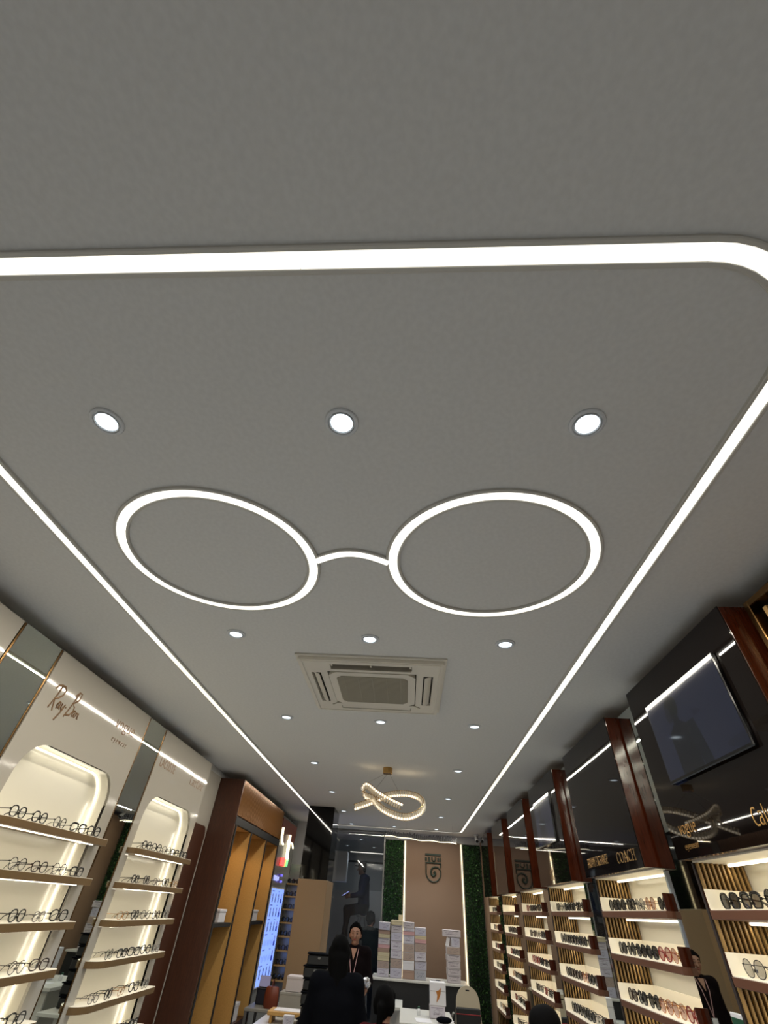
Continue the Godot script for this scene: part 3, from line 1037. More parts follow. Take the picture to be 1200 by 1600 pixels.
# ---------------------------------------------------------------- corner with the sign, the screen and small shelves
func screen_image() -> ImageTexture:
	var im := Image.create(128, 256, false, Image.FORMAT_RGB8)
	im.fill(Color(0.5, 0.62, 0.98))
	var ink := Color(0.16, 0.2, 0.36)
	var deep := Color(0.1, 0.14, 0.5)
	for r in 6:
		var y := 14 + r * 40
		im.fill_rect(Rect2i(8, y - 8, 22, 3), Color(0.25, 0.3, 0.55))
		im.fill_rect(Rect2i(70, y - 7, 14, 2), Color(0.3, 0.36, 0.6))
		for k in 4:
			var x := 12 + k * 29
			if r in [3, 4] and k < 3:
				for j in 3:
					im.fill_rect(Rect2i(x + j * 8, y + 8 + (j % 2) * 3, 2, 14), Color(0.3, 0.36, 0.6))
			elif k == 3 and r < 5:
				im.fill_rect(Rect2i(x, y + 14, 15, 13), deep)
				im.fill_rect(Rect2i(x + 5, y, 7, 14), Color(0.3, 0.28, 0.55))
			else:
				im.fill_rect(Rect2i(x + 3, y, 9, 26), Color(0.36, 0.42, 0.66))
				im.fill_rect(Rect2i(x + 5, y + 3, 5, 5), ink)
				im.fill_rect(Rect2i(x + 4, y + 12, 7, 12), ink)
	return ImageTexture.create_from_image(im)

func build_left_corner() -> void:
	var X := -2.2
	var b := MB.new()
	b.span(Vector3(-2.459, 0, -8.875), Vector3(X, 2.893, NZ + 0.002))
	solo("corner_wall_panel", b, M.grey_gloss, "grey glossy wall panel behind the coloured sign and the price screen", "wall panel", Vector3(-2.33, 0, -9.7))
	# price screen
	var t := thing("price_screen", "tall bluish lit screen listing products on the grey wall", "screen", Vector3(X + 0.02, 0.82, -9.7))
	var f := MB.new()
	f.span(Vector3(X + 0.001, 0.8, -9.2), Vector3(X + 0.03, 1.93, -10.17), 0.003)
	wpart("bezel", f, M.paper, t)
	var q := MB.new()
	q.uvquad(Vector3(X + 0.0315, 0.815, -9.215), Vector3(X + 0.0315, 0.815, -10.155), Vector3(X + 0.0315, 1.915, -10.155), Vector3(X + 0.0315, 1.915, -9.215))
	var sm := StandardMaterial3D.new()
	sm.resource_name = "screen_print"
	sm.albedo_color = Color(0.05, 0.05, 0.06)
	sm.roughness = 0.3
	sm.emission_enabled = true
	sm.emission = Color.BLACK
	sm.emission_texture = screen_image()
	sm.emission_energy_multiplier = 1.25
	wpart("display", q, sm, t)
	area(Vector3(X + 0.04, 1.37, -9.68), 0.9, 1.05, Vector3.RIGHT, Color(0.7, 0.8, 1.0), 0.12, Vector3.FORWARD)
	# sign above it: an orange plate, a white scribble and coloured letters, all lit
	var s := thing("illuminated_sign", "lit sign of white loops and red, yellow, green, blue strokes over orange plate", "sign", Vector3(X + 0.01, 2.05, -9.85))
	var pl := MB.new()
	pl.extrude(PackedVector2Array([Vector2(9.25, 2.86), Vector2(10.5, 2.86), Vector2(10.42, 2.62), Vector2(10.2, 2.55), Vector2(9.9, 2.62), Vector2(9.62, 2.5), Vector2(9.48, 2.5), Vector2(9.38, 2.6), Vector2(9.25, 2.7)]), 0.012, Transform3D(LEFT, Vector3(X + 0.001, 0, 0)))
	wpart("plate", pl, M.orange_panel, s)
	for nn in [["white_loop", M.neon_white, [[9.25, 2.72], [9.27, 2.6], [9.34, 2.52], [9.45, 2.5]], 0.022], ["white_stroke", M.neon_white, [[9.88, 2.68], [9.9, 2.55], [9.92, 2.4], [9.95, 2.33]], 0.03], ["white_hook", M.neon_white, [[9.98, 2.58], [10.2, 2.58], [10.33, 2.52]], 0.016],
			["red_stroke", M.neon_red, [[9.58, 2.32], [9.55, 2.22]], 0.03], ["red_stroke", M.neon_red, [[9.7, 2.33], [9.68, 2.22]], 0.03], ["yellow_stroke", M.neon_yellow, [[9.82, 2.32], [9.81, 2.22]], 0.02], ["green_stroke", M.neon_green, [[9.98, 2.33], [9.96, 2.23]], 0.028],
			["blue_stroke", M.neon_blue, [[9.75, 2.11], [9.75, 2.08]], 0.03], ["blue_stroke", M.neon_blue, [[9.76, 2.03], [9.76, 2.0]], 0.03]]:
		var tb := MB.new()
		var pts := []
		for p in nn[2]:
			pts.append(Vector3(X + 0.03, p[1], -p[0]))
		tb.tube(pts, nn[3], 8, false, 0.7)
		wpart(nn[0], tb, nn[1], s)
	for p in [[9.3, 2.075, 9.33, 2.015], [9.37, 2.075, 9.33, 2.015], [9.43, 2.015, 9.46, 2.075], [9.5, 2.015, 9.46, 2.075], [9.57, 2.07, 9.57, 2.02], [9.62, 2.07, 9.62, 2.02]]:
		var tb := MB.new()
		tb.tube([Vector3(X + 0.012, p[1], -p[0]), Vector3(X + 0.012, p[3], -p[2])], 0.009, 6)
		wpart("pale_stroke", tb, M.neon_pale, s)
	area(Vector3(X + 0.065, 2.5, -9.92), 0.3, 0.05, Vector3.RIGHT, Color(1.0, 0.93, 0.8), 0.03, Vector3.UP)
	# small shelves on the back wall of the corner
	var rk := thing("eyewear_rack", "narrow steel rack of eight small shelves in the corner by the screen", "display rack", Vector3(-2.06, 0, NZ + 0.02))
	var bk := MB.new()
	bk.span(Vector3(-2.19, 0.3, NZ + 0.003), Vector3(-1.86, 2.3, NZ + 0.018))
	wpart("back_plate", bk, M.steel, rk)
	for k in 8:
		var y := 2.02 - 0.172 * k
		var sh := MB.new()
		sh.box(Vector3(-2.03, y - 0.012, NZ + 0.115), Vector3(0.31, 0.022, 0.19), 0.003)
		wpart("shelf", sh, M.mustard, rk)
		for j in 2:
			var st: Array = sunny[[0, 4, 5, 1][(k + j) % 4]]
			copy(st[0], "%s on the %s shelf of the steel corner rack" % [st[1], NTH[k]], "sunglasses on the %s shelf of the corner rack" % NTH[k], Vector3(-2.105 + 0.155 * j, y, NZ + 0.19), rng.randf_range(-0.05, 0.05))

func build_column() -> void:
	var b := MB.new()
	b.span(Vector3(-1.645, 2.0375, -8.627), Vector3(-1.214, CH - 0.001, -9.3), 0.003)
	var t := thing("column", "black glossy column with tan lower casing beside the glass partition", "column", Vector3(-1.43, 0, -8.97))
	wpart("black_cladding", b, M.black_gloss, t)
	var c := MB.new()
	c.span(Vector3(-1.651, 0, -8.616), Vector3(-1.198, 2.0375, -9.32), 0.004)
	wpart("tan_casing", c, M.tan_column, t)

# ---------------------------------------------------------------- right wall
const BAYS := [[-1.84, -2.98], [-3.42, -4.56], [-4.99, -6.12], [-6.5, -7.6], [-8.1, -9.1], [-9.68, -10.53]]
const BAYNAME := ["the large television bay", "the double-lettered bay", "the second television bay", "third bay from leaf wall", "second bay from leaf wall", "bay beside leaf wall"]
const CABNAME := ["dark glossy overhead cabinet carrying the large television", "dark glossy overhead cabinet with two gold names and no television", "dark glossy overhead cabinet carrying the second television", "dark glossy overhead cabinet just past the second television", "dark glossy overhead cabinet one before the leaf wall", "dark glossy overhead cabinet touching the leaf wall"]

func tv_image() -> ImageTexture:
	var im := Image.create(192, 128, false, Image.FORMAT_RGB8)
	for y in 128:
		for x in 192:
			var c := Color(0.105, 0.115, 0.165)
			var cl := sin(x * 0.031 + sin(y * 0.07) * 1.6) + sin(y * 0.09 - x * 0.02)
			if x > 110 and cl > 0.9:
				c = Color(0.085, 0.095, 0.145)
			# a figure seen from the waist up: hair, face side, neck, shoulders, arm
			var hx := (x - 66) / 17.0
			var hy := (y - 27) / 19.0
			if hx * hx + hy * hy < 1.0:
				c = Color(0.045, 0.06, 0.065)
			var fx := (x - 55) / 9.0
			var fy := (y - 36) / 13.0
			if fx * fx + fy * fy < 1.0 and x < 60:
				c = Color(0.075, 0.08, 0.11)
			var half := 8.0 if y < 52 else minf(27.0, 8.0 + (y - 52) * 1.5)
			if y > 40 and absf(x - 68) < half:
				c = Color(0.055, 0.065, 0.085)
			if y > 60 and x > 88 and x < 108 + (y - 60) * 0.15 and x > 84 + (y - 60) * 0.2:
				c = Color(0.06, 0.072, 0.095)
			im.set_pixel(x, y, c)
	return ImageTexture.create_from_image(im)

func build_right() -> void:
	# mirrors on the piers between the bays
	var gaps := [[-3.0, -3.4, "the large television bay and the next bay"], [-4.58, -4.97, "the lettered bay and the second television bay"], [-6.14, -6.48, "the second television bay and the bay past it"], [-7.62, -8.08, "the two bays before the last one"], [-9.12, -9.66, "the last two bays before the leaf wall"]]
	for g in gaps:
		var b := MB.new()
		b.span(Vector3(PX, 0.02, g[0]), Vector3(1.778, 2.893, g[1]), 0.002)
		solo("pier_mirror", b, M.mirror, "full-height mirror pier between %s" % g[2], "mirror", Vector3(1.65, 0.02, (g[0] + g[1]) / 2))
	var ep := MB.new()
	ep.span(Vector3(1.503, 0.02, -10.56), Vector3(1.778, 2.893, BZ + 0.0), 0.003)
	solo("end_pier", ep, M.tan_panel, "narrow tan pier between the last display bay and the leaf wall", "pier", Vector3(1.64, 0.02, -10.9))
	# slatted screen towards the door
	var sp := thing("slat_screen", "dark slatted wall screen in a gold frame beside the large television", "slat screen", Vector3(1.6, 0, -1.2))
	var sb := MB.new()
	sb.span(Vector3(1.6, 0.02, -0.5), Vector3(1.778, 2.893, -1.82))
	wpart("backing", sb, M.black_matte, sp)
	var fr := MB.new()
	fr.box(Vector3(1.565, 1.456, -1.8), Vector3(0.06, 2.87, 0.03), 0.003)
	fr.box(Vector3(1.565, 2.875, -1.15), Vector3(0.06, 0.03, 1.27), 0.003)
	wpart("gold_frame", fr, M.gold_trim, sp)
	var sm := MB.new()
	sm.box(Vector3.ZERO, Vector3(0.035, 2.8, 0.022), 0.002)
	var smm := sm.mesh()
	for k in 17:
		var o := mi("slat", smm, M.slat_wood, sp)
		o.position = Vector3(-0.018, 1.44, 1.2 - 1.745 + 0.07 * k)
	for i in BAYS.size():
		var zn: float = BAYS[i][0]
		var zf: float = BAYS[i][1]
		var zm := (zn + zf) / 2
		var L := zn - zf
		# overhead cabinet
		var c := thing("overhead_cabinet", CABNAME[i], "cabinet", Vector3(1.6, 2.035, zm))
		var body := MB.new()
		body.span(Vector3(FX + 0.006, 2.037, zn - 0.001), Vector3(1.776, 2.893, zf + 0.001), 0.002)
		wpart("body", body, M.brown_wood, c)
		var face := MB.new()
		face.span(Vector3(FX, 2.035, zn - 0.002), Vector3(FX + 0.0055, 2.895, zf + 0.002), 0.001)
		wpart("glossy_front", face, M.dark_gloss, c)
		var und := MB.new()
		und.span(Vector3(TX + 0.012, 2.03, zn - 0.01), Vector3(1.75, 2.0365, zf + 0.01))
		wpart("underside", und, M.tray_white, c)
		match i:
			0:
				words("gold_lettering", "vogue", "Droid Sans", 0.055, 0.175, 0.0016, Vector3(FX - 0.0009, 2.142, -2.775), RIGHT, M.gold, c).set_meta("label", "rounded lower-case gold lettering")
				words("gold_lettering", "eyewear", "Droid Sans", 0.026, 0.14, 0.0016, Vector3(FX - 0.0009, 2.075, -2.785), RIGHT, M.gold, c).set_meta("label", "small widely spaced gold lettering")
				words("gold_lettering", "Calvin Klein", "Droid Sans", 0.07, 0.36, 0.0016, Vector3(FX - 0.0009, 2.125, -2.05), RIGHT, M.gold, c).set_meta("label", "thin gold lettering")
			1:
				words("gold_lettering", "ARMANI EXCHANGE", "Droid Sans", 0.055, 0.46, 0.0016, Vector3(FX - 0.0009, 2.118, -4.22), RIGHT, M.gold, c).set_meta("label", "narrow gold capitals")
				words("gold_lettering", "COACH", "Droid Serif", 0.06, 0.32, 0.0016, Vector3(FX - 0.0009, 2.105, -3.655), RIGHT, M.gold, c).set_meta("label", "wide gold capitals with serifs")
			2:
				words("gold_lettering", "ck", "Droid Sans", 0.11, 0.12, 0.0016, Vector3(FX - 0.0009, 2.12, -5.6), RIGHT, M.gold, c).set_meta("label", "two gold letters")
		# display bay
		var t := thing("display_bay", "slatted display bay with cream sunglasses trays, %s" % BAYNAME[i], "display bay", Vector3(1.6, 0, zm))
		var bk := MB.new()
		bk.span(Vector3(1.74, 0.3, zn), Vector3(1.776, 2.03, zf + 0.001))
		wpart("back_panel", bk, M.niche_cream, t)
		var fw := MB.new()
		fw.span(Vector3(TX + 0.008, 0.3, zf + 0.001), Vector3(1.74, 2.03, zf + 0.02))
		wpart("side_panel", fw, M.slat_base, t)
		var st := MB.new()
		st.box(Vector3.ZERO, Vector3(0.0105, 1.73, 0.022), 0.002)
		var stm := st.mesh()
		for k in 10:
			var o := mi("slat", stm, M.slat_wood, t)
			o.position = Vector3(TX + 0.022 + 0.0242 * k, 1.165, zf + 0.0315) - t.position
		var base := MB.new()
		base.span(Vector3(TX + 0.01, 0.0, zn), Vector3(1.776, 0.3, zf + 0.001), 0.003)
		wpart("plinth", base, M.brown_dull, t)
		var rows: int = [3, 5, 6, 6, 6, 6][i]
		for r in range(-1, rows):
			var fy := 1.849 - 0.222 * r
			var ty := fy - 0.036
			var host: Node = t
			if r >= 0:
				var tr := MB.new()
				tr.span(Vector3(TX, ty, zn - 0.001), Vector3(1.739, fy - 0.003, zf + 0.043), 0.002)
				host = wpart("tray", tr, M.tray_brown, t)
				for e in [[zn - 0.001, zn - 0.011, 0.008], [zf + 0.043, zf + 0.053, 0.0]]:
					var ec := MB.new()
					ec.span(Vector3(TX + e[2], fy - 0.003, e[0]), Vector3(1.739, fy + 0.074, e[1]), 0.001)
					wpart("end_cheek", ec, M.brown_wood, host)
				var ln := MB.new()
				ln.span(Vector3(TX + 0.003, fy - 0.003, zn - 0.0112), Vector3(1.738, fy, zf + 0.0532))
				ln.span(Vector3(1.728, fy, zn - 0.0112), Vector3(1.7395, fy + 0.076, zf + 0.0532))
				ln.span(Vector3(TX + 0.001, fy, zf + 0.0532), Vector3(1.728, fy + 0.076, zf + 0.0555))
				ln.span(Vector3(TX + 0.012, fy, zn - 0.0112), Vector3(1.728, fy + 0.073, zn - 0.0135))
				wpart("tray_liner", ln, M.tray_white, host)
			else:
				ty = 2.03
			# light tube under the tray or under the overhead cabinet
			if r < rows - 1:
				var lt := MB.new()
				lt.box(Vector3(1.66, ty - 0.006, zm), Vector3(0.015, 0.011, L - 0.1), 0.003)
				wpart("light_tube", lt, M.tube_glow, host)
				area(Vector3(1.655, ty - 0.0145, zm), L - 0.1, 0.014, Vector3(-0.25, -1, 0), CREAM, E_TRAY * (L - 0.1), Vector3.BACK)
			if r < 0:
				continue
			var n := int(L / 0.188)
			if i == 4 and r == 0:
				continue
			for k in n:
				var z := lerpf(zf + 0.155, zn - 0.115, (k + 0.14 * rng.randf()) / (n - 0.86))
				var pick: int = [0, 1, 0, 2, 5, 0, 3, 4, 0, 1, 2, 6][rng.randi() % 12]
				if i == 1 and r == 0:
					pick = [0, 0, 5, 2, 3, 0, 1][k % 7]
				elif i == 1 and r == 2:
					pick = [4, 0, 1, 3, 3, 6, 0][k % 7]
				elif i == 1 and r == 1:
					pick = [0, 1, 0, 0, 6, 3, 1][k % 7]
				elif i == 0 and r == 1:
					pick = [2, 2, 4, 0, 3, 0][k % 6]
				elif i == 0 and r == 0:
					pick = [0, 5, 1, 0, 4, 0][k % 6]
				var s: Array = sunny[pick]
				copy(s[0], "%s on the %s tray of %s" % [s[1], NTH[r], BAYNAME[i]], "sunglasses on the %s tray of %s" % [NTH[r], BAYNAME[i]], Vector3(TX + 0.05, fy, z), -PI / 2 + rng.randf_range(-0.05, 0.09))
	# televisions
	for d in [[-1.995, -2.752, 2.336, 2.737, "large black television showing a dim figure on the dark cabinet"], [-5.18, -5.86, 2.33, 2.73, "black television on the dark cabinet further along the wall"]]:
		var t := thing("television", d[4], "television", Vector3(FX - 0.03, d[2], (d[0] + d[1]) / 2))
		var b := MB.new()
		b.span(Vector3(FX - 0.02, d[2], d[0]), Vector3(FX - 0.0005, d[3], d[1]), 0.004)
		wpart("casing", b, M.tv_black, t)
		var q := MB.new()
		var x := FX - 0.0205
		q.uvquad(Vector3(x, d[2] + 0.014, d[1] + 0.01), Vector3(x, d[2] + 0.014, d[0] - 0.008), Vector3(x, d[3] - 0.008, d[0] - 0.008), Vector3(x, d[3] - 0.008, d[1] + 0.01))
		var sm2 := StandardMaterial3D.new()
		sm2.resource_name = "television_picture"
		sm2.albedo_color = Color(0.02, 0.022, 0.03)
		sm2.roughness = 0.06
		sm2.emission_enabled = true
		sm2.emission = Color.BLACK
		sm2.emission_texture = tv_image()
		sm2.emission_energy_multiplier = 1.0
		wpart("screen", q, sm2, t)

# ---------------------------------------------------------------- back wall
func leaf_wall(x0: float, x1: float, label: String) -> void:
	var t := thing("leaf_wall", label, "leaf wall", Vector3((x0 + x1) / 2, 0, BZ))
	var b := MB.new()
	b.span(Vector3(x0, 0, BZ - 0.02), Vector3(x1, 2.847, BZ + 0.01))
	wpart("backing_board", b, M.backing_green, t)
	var lm := MB.new()
	lm.tri(Vector3(0, 0, 0), Vector3(0.009, 0.016, 0.004), Vector3(0, 0.036, 0), 1)
	lm.tri(Vector3(0, 0, 0), Vector3(0, 0.036, 0), Vector3(-0.009, 0.016, 0.004), 1)
	var mesh := lm.mesh()
	var n := int((x1 - x0) * 2.43 * 4800)
	var mm := MultiMesh.new()
	mm.transform_format = MultiMesh.TRANSFORM_3D
	mm.use_colors = true
	mm.mesh = mesh
	mm.instance_count = n
	for i in n:
		var p := Vector3(rng.randf_range(x0 + 0.008, x1 - 0.008), rng.randf_range(0.4, 2.83), BZ + rng.randf_range(0.012, 0.04)) - t.position
		var bs := Basis(Vector3.UP, rng.randf_range(-1.0, 1.0)) * Basis(Vector3.RIGHT, rng.randf_range(0.1, 1.1)) * Basis(Vector3(0, 0, 1), rng.randf_range(-2.2, 2.2))
		mm.set_instance_transform(i, Transform3D(bs.scaled(Vector3.ONE * rng.randf_range(0.6, 1.15)), p))
		var g := rng.randf()
		var c := Color(0.008, 0.035, 0.008).lerp(Color(0.035, 0.12, 0.02), g * g)
		if rng.randf() < 0.06:
			c = Color(0.12, 0.26, 0.08)
		mm.set_instance_color(i, c)
	var o := MultiMeshInstance3D.new()
	o.name = "leaves"
	o.multimesh = mm
	o.material_override = M.leaf
	o.set_meta("kind", "stuff")
	o.set_meta("label", "small dark green artificial leaves")
	t.add_child(o)

func print_image(kind: int) -> ImageTexture:
	var im := Image.create(64, 40, false, Image.FORMAT_RGB8)
	var r := RandomNumberGenerator.new()
	r.seed = 40 + kind
	var bg: Color = [Color(0.7, 0.68, 0.71), Color(0.68, 0.65, 0.66), Color(0.6, 0.53, 0.49), Color(0.66, 0.65, 0.7), Color(0.6, 0.6, 0.63)][kind]
	im.fill(bg)
	if kind in [0, 1]:
		im.fill_rect(Rect2i(4, 3, 54, 3), Color(0.2, 0.17, 0.2) if kind == 1 else Color(0.55, 0.5, 0.55))
		im.fill_rect(Rect2i(12, 24, 30, 3), Color(0.42, 0.38, 0.42))
	for k in 26:
		var x := r.randi_range(8, 50)
		var y := r.randi_range(9, 32)
		var c := bg.lerp(Color(0.3, 0.26, 0.3) if kind != 4 else Color(0.12, 0.14, 0.2), r.randf_range(0.15, 0.55))
		for j in r.randi_range(4, 10):
			im.fill_rect(Rect2i(x + j, clampi(y - j / 2, 0, 38), 2, 1), c)
	return ImageTexture.create_from_image(im)

var print_mats := []

func carton(called: String, label: String, group: String, at: Vector3, s: Vector3, side: Material, printed: int, turn := 0.0, lidded := true) -> void:
	var t := thing(called, label, "box", at, turn, group)
	var b := MB.new()
	b.box(Vector3(0, s.y * 0.5, 0), s - Vector3(0.002, 0.001, 0.002), 0.003)
	part("box_body", b, side, t)
	if lidded:
		var l := MB.new()
		l.box(Vector3(0, s.y - minf(0.012, s.y * 0.2), 0.001), Vector3(s.x, minf(0.022, s.y * 0.36), s.z + 0.001), 0.002)
		part("lid", l, side, t)
	if printed >= 0:
		var q := MB.new()
		var h := s.y * 0.5 - 0.004
		var w := s.x * 0.5 - 0.006
		var z := s.z * 0.5 + 0.002
		q.uvquad(Vector3(-w, s.y * 0.5 - h, z), Vector3(w, s.y * 0.5 - h, z), Vector3(w, s.y * 0.5 + h, z), Vector3(-w, s.y * 0.5 + h, z))
		part("printed_label", q, print_mats[printed], t)

func build_back() -> void:
	leaf_wall(-0.433, -0.059, "tall strip of dark green leaves between glass partition and tan panel")
	leaf_wall(1.145, 1.496, "tall strip of dark green leaves between tan panel and the display bays")
	var b := MB.new()
	b.span(Vector3(-0.0, 0, BZ - 0.028), Vector3(1.086, 2.857, BZ + 0.03), 0.003)
	solo("feature_wall", b, M.tan_panel, "tan textured back panel carrying the dark green emblem", "wall panel", Vector3(0.51, 0, BZ))
	for x in [[-0.03, "left leaf strip"], [1.116, "leaf strip by the display bays"]]:
		var e := MB.new()
		e.box(Vector3(x[0], 1.6, BZ + 0.005), Vector3(0.021, 2.48, 0.012), 0.002)
		solo("edge_light", e, M.edge_glow, "thin vertical light line between tan panel and the glass side leaves" if x[0] < 0 else "thin vertical light line between tan panel and the bay side leaves", "light strip", Vector3(x[0], 0.42, BZ + 0.005))
		area(Vector3(x[0], 1.6, BZ + 0.014), 2.3, 0.018, Vector3(0, 0, 1), Color(1.0, 0.88, 0.68), 0.1, Vector3.UP)
	# emblem: a lettered block over a spiral
	var t := thing("wall_emblem", "dark green emblem of a lettered block above a spiral on tan panel", "emblem", Vector3(0.538, 2.22, BZ + 0.03))
	var y := BZ + 0.031
	for r in [[2.6286, 2.6606], [2.504, 2.5253]]:
		var m := MB.new()
		m.span(Vector3(0.38, r[0], y), Vector3(0.6975, r[1], y + 0.02), 0.002)
		wpart("bar", m, M.logo_green, t)
	for r in [[0.396, 0.036, 0.053], [0.46, 0.032, 0.075], [0.644, 0.036, 0.053], [0.684, 0.021, 0.064]]:      # the worn letters of the block
		var m := MB.new()
		m.box(Vector3(r[0], 2.5701, y + 0.01), Vector3(r[1], r[2], 0.02), 0.004)
		wpart("letter_stroke", m, M.logo_green, t)
	var um := MB.new()
	um.tube([Vector3(0.5165, 2.6073, y + 0.01), Vector3(0.5165, 2.5647, y + 0.01), Vector3(0.5325, 2.5434, y + 0.01), Vector3(0.5698, 2.5434, y + 0.01), Vector3(0.5879, 2.5647, y + 0.01), Vector3(0.5879, 2.6073, y + 0.01)], 0.012, 6)
	wpart("letter_stroke", um, M.logo_green, t)
	var sp := MB.new()
	var pts := [Vector3(0.3962, 2.5061, y + 0.008), Vector3(0.3962, 2.4423, y + 0.008), Vector3(0.3962, 2.3783, y + 0.008)]
	for k in 30:
		var a := PI + 0.05 + (PI + 0.1) * k / 29.0
		pts.append(Vector3(0.541 + cos(a) * 0.146, 2.3677 + sin(a) * 0.146, y + 0.008))
	sp.tube(pts, 0.012, 8)
	sp.tube([Vector3(0.6869, 2.5061, y + 0.008), Vector3(0.6869, 2.4423, y + 0.008)], 0.012, 8)
	wpart("outer_curve", sp, M.logo_green, t)
	var cu := MB.new()
	pts = []
	var rr := []
	pts = catmull([Vector3(0.6869, 2.3911, y + 0.009), Vector3(0.6443, 2.4369, y + 0.009), Vector3(0.5804, 2.4508, y + 0.009), Vector3(0.5165, 2.4263, y + 0.009), Vector3(0.4942, 2.373, y + 0.009), Vector3(0.5133, 2.323, y + 0.009), Vector3(0.5517, 2.3144, y + 0.009), Vector3(0.5751, 2.3464, y + 0.009), Vector3(0.5538, 2.3837, y + 0.009)], 4)
	for k in pts.size():
		rr.append(lerpf(0.012, 0.025, k / (pts.size() - 1.0)))
	cu.tube(pts, rr, 8)
	wpart("inner_curl", cu, M.logo_green, t)
	# counter under the boxes
	var c := thing("back_counter", "long black counter with pale top under the stacked boxes", "counter", Vector3(0.3, 0, -10.27))
	var bd := MB.new()
	bd.span(Vector3(-0.5, 0, -10.02), Vector3(1.0, 0.945, -10.6), 0.003)
	wpart("body", bd, M.black_matte, c)
	var tp := MB.new()
	tp.span(Vector3(-0.52, 0.945, -9.99), Vector3(1.02, 0.972, -10.62), 0.004)
	wpart("counter_top", tp, M.desk_white, c)
	for k in 5:
		var m := StandardMaterial3D.new()
		m.resource_name = "carton_print_%d" % k
		m.albedo_texture = print_image(k)
		m.roughness = 0.6
		print_mats.append(m)
	var cols := [
		[-0.349, [[0.095, 0], [0.085, 2], [0.05, 4], [0.045, 7], [0.048, 6], [0.042, 5], [0.078, 1], [0.045, 4], [0.048, 6], [0.098, 3]]],
		[-0.14, [[0.11, 3], [0.105, 2], [0.1, 0], [0.105, 0], [0.1, 3], [0.09, 1], [0.06, 7]]],
		[0.062, [[0.098, 6], [0.105, 8], [0.095, 2], [0.1, 2], [0.1, 0], [0.045, 5], [0.04, 0], [0.075, 1]]],
		[0.258, [[0.11, 9], [0.1, 3], [0.105, 0], [0.1, 2], [0.045, 5], [0.042, 4], [0.1, 3]]]]
	var nm := ["first", "second", "third", "fourth"]
	for i in 4:
		var yy := 0.972
		var n := 0
		for e in cols[i][1]:
			n += 1
			var kind: int = e[1]
			var side: Material = {4: M.carton_cream, 5: M.carton_pink, 6: M.carton_brown, 7: M.carton_cream, 8: M.paper, 9: M.carton}.get(kind, M.carton)
			var pr: int = {0: 0, 1: 1, 2: 2, 3: 3, 9: 4}.get(kind, -1)
			var look: String = {0: "printed white", 1: "white", 2: "brownish printed", 3: "pale grey printed", 4: "flat cream", 5: "flat pinkish", 6: "flat brown", 7: "cream", 8: "plain white", 9: "dark printed"}[kind]
			carton("carton", "%s carton, %s from the counter, in the %s stack from the glass" % [look, ["first", "second", "third", "fourth", "fifth", "sixth", "seventh", "eighth", "ninth", "tenth"][n - 1], nm[i]], "cartons in the %s stack on the back counter" % nm[i], Vector3(cols[i][0] + rng.randf_range(-0.003, 0.003), yy, -10.26 + rng.randf_range(-0.01, 0.01)), Vector3(0.19, e[0], 0.3), side, pr, rng.randf_range(-0.012, 0.012))
			yy += e[0] + 0.0005
	var yy := 0.972
	var ri := 0
	for h in [0.085, 0.075, 0.08, 0.075, 0.09]:
		carton("carton", "white carton with dark band, %s from the counter in the lone stack" % ["first", "second", "third", "fourth", "fifth"][ri], "cartons in the lone stack on the back counter", Vector3(0.795, yy, -10.24), Vector3(0.21, h, 0.28), M.carton, 1 if ri < 4 else 2, rng.randf_range(-0.05, 0.05))
		yy += h + 0.0005
		ri += 1
	carton("carton", "narrow white carton standing on the lone stack by the light line", "", Vector3(0.83, yy, -10.22), Vector3(0.14, 0.115, 0.2), M.paper, 3, 0.1, false)
	var fl := MB.new()
	fl.box(Vector3(0.71, yy + 0.056, -10.14), Vector3(0.055, 0.11, 0.02), 0.002, Basis(Vector3(0, 0, 1), -0.25))
	solo("folded_leaflet", fl, M.paper, "white folded leaflet leaning on the lone carton stack", "leaflet", Vector3(0.71, yy, -10.14))
	carton("carton", "wide flat white carton on top of the lone stack", "", Vector3(0.78, yy + 0.1155, -10.22), Vector3(0.3, 0.085, 0.22), M.carton, 1, -0.03)
	var tb := MB.new()
	tb.box(Vector3(-0.08, 1.68, -10.28), Vector3(0.075, 0.07, 0.1), 0.004)
	solo("small_box", tb, M.carton_cream, "small cream box on top of the carton stacks", "box", Vector3(-0.08, 1.645, -10.28))
	var ck := MB.new()
	ck.box(Vector3(0.5, 0.982, -10.1), Vector3(0.13, 0.018, 0.1), 0.004, Basis(Vector3.UP, 0.4))
	solo("dark_folder", ck, M.cloth_dark, "dark folded cloth on the counter between carton stacks", "cloth", Vector3(0.5, 0.973, -10.1))
	var pc := MB.new()
	pc.box(Vector3(0.46, 0.996, -10.08), Vector3(0.08, 0.008, 0.06), 0.002, Basis(Vector3.UP, -0.3))
	solo("paper_slip", pc, M.paper, "white paper slip lying on the dark folded cloth", "paper", Vector3(0.46, 0.992, -10.08))

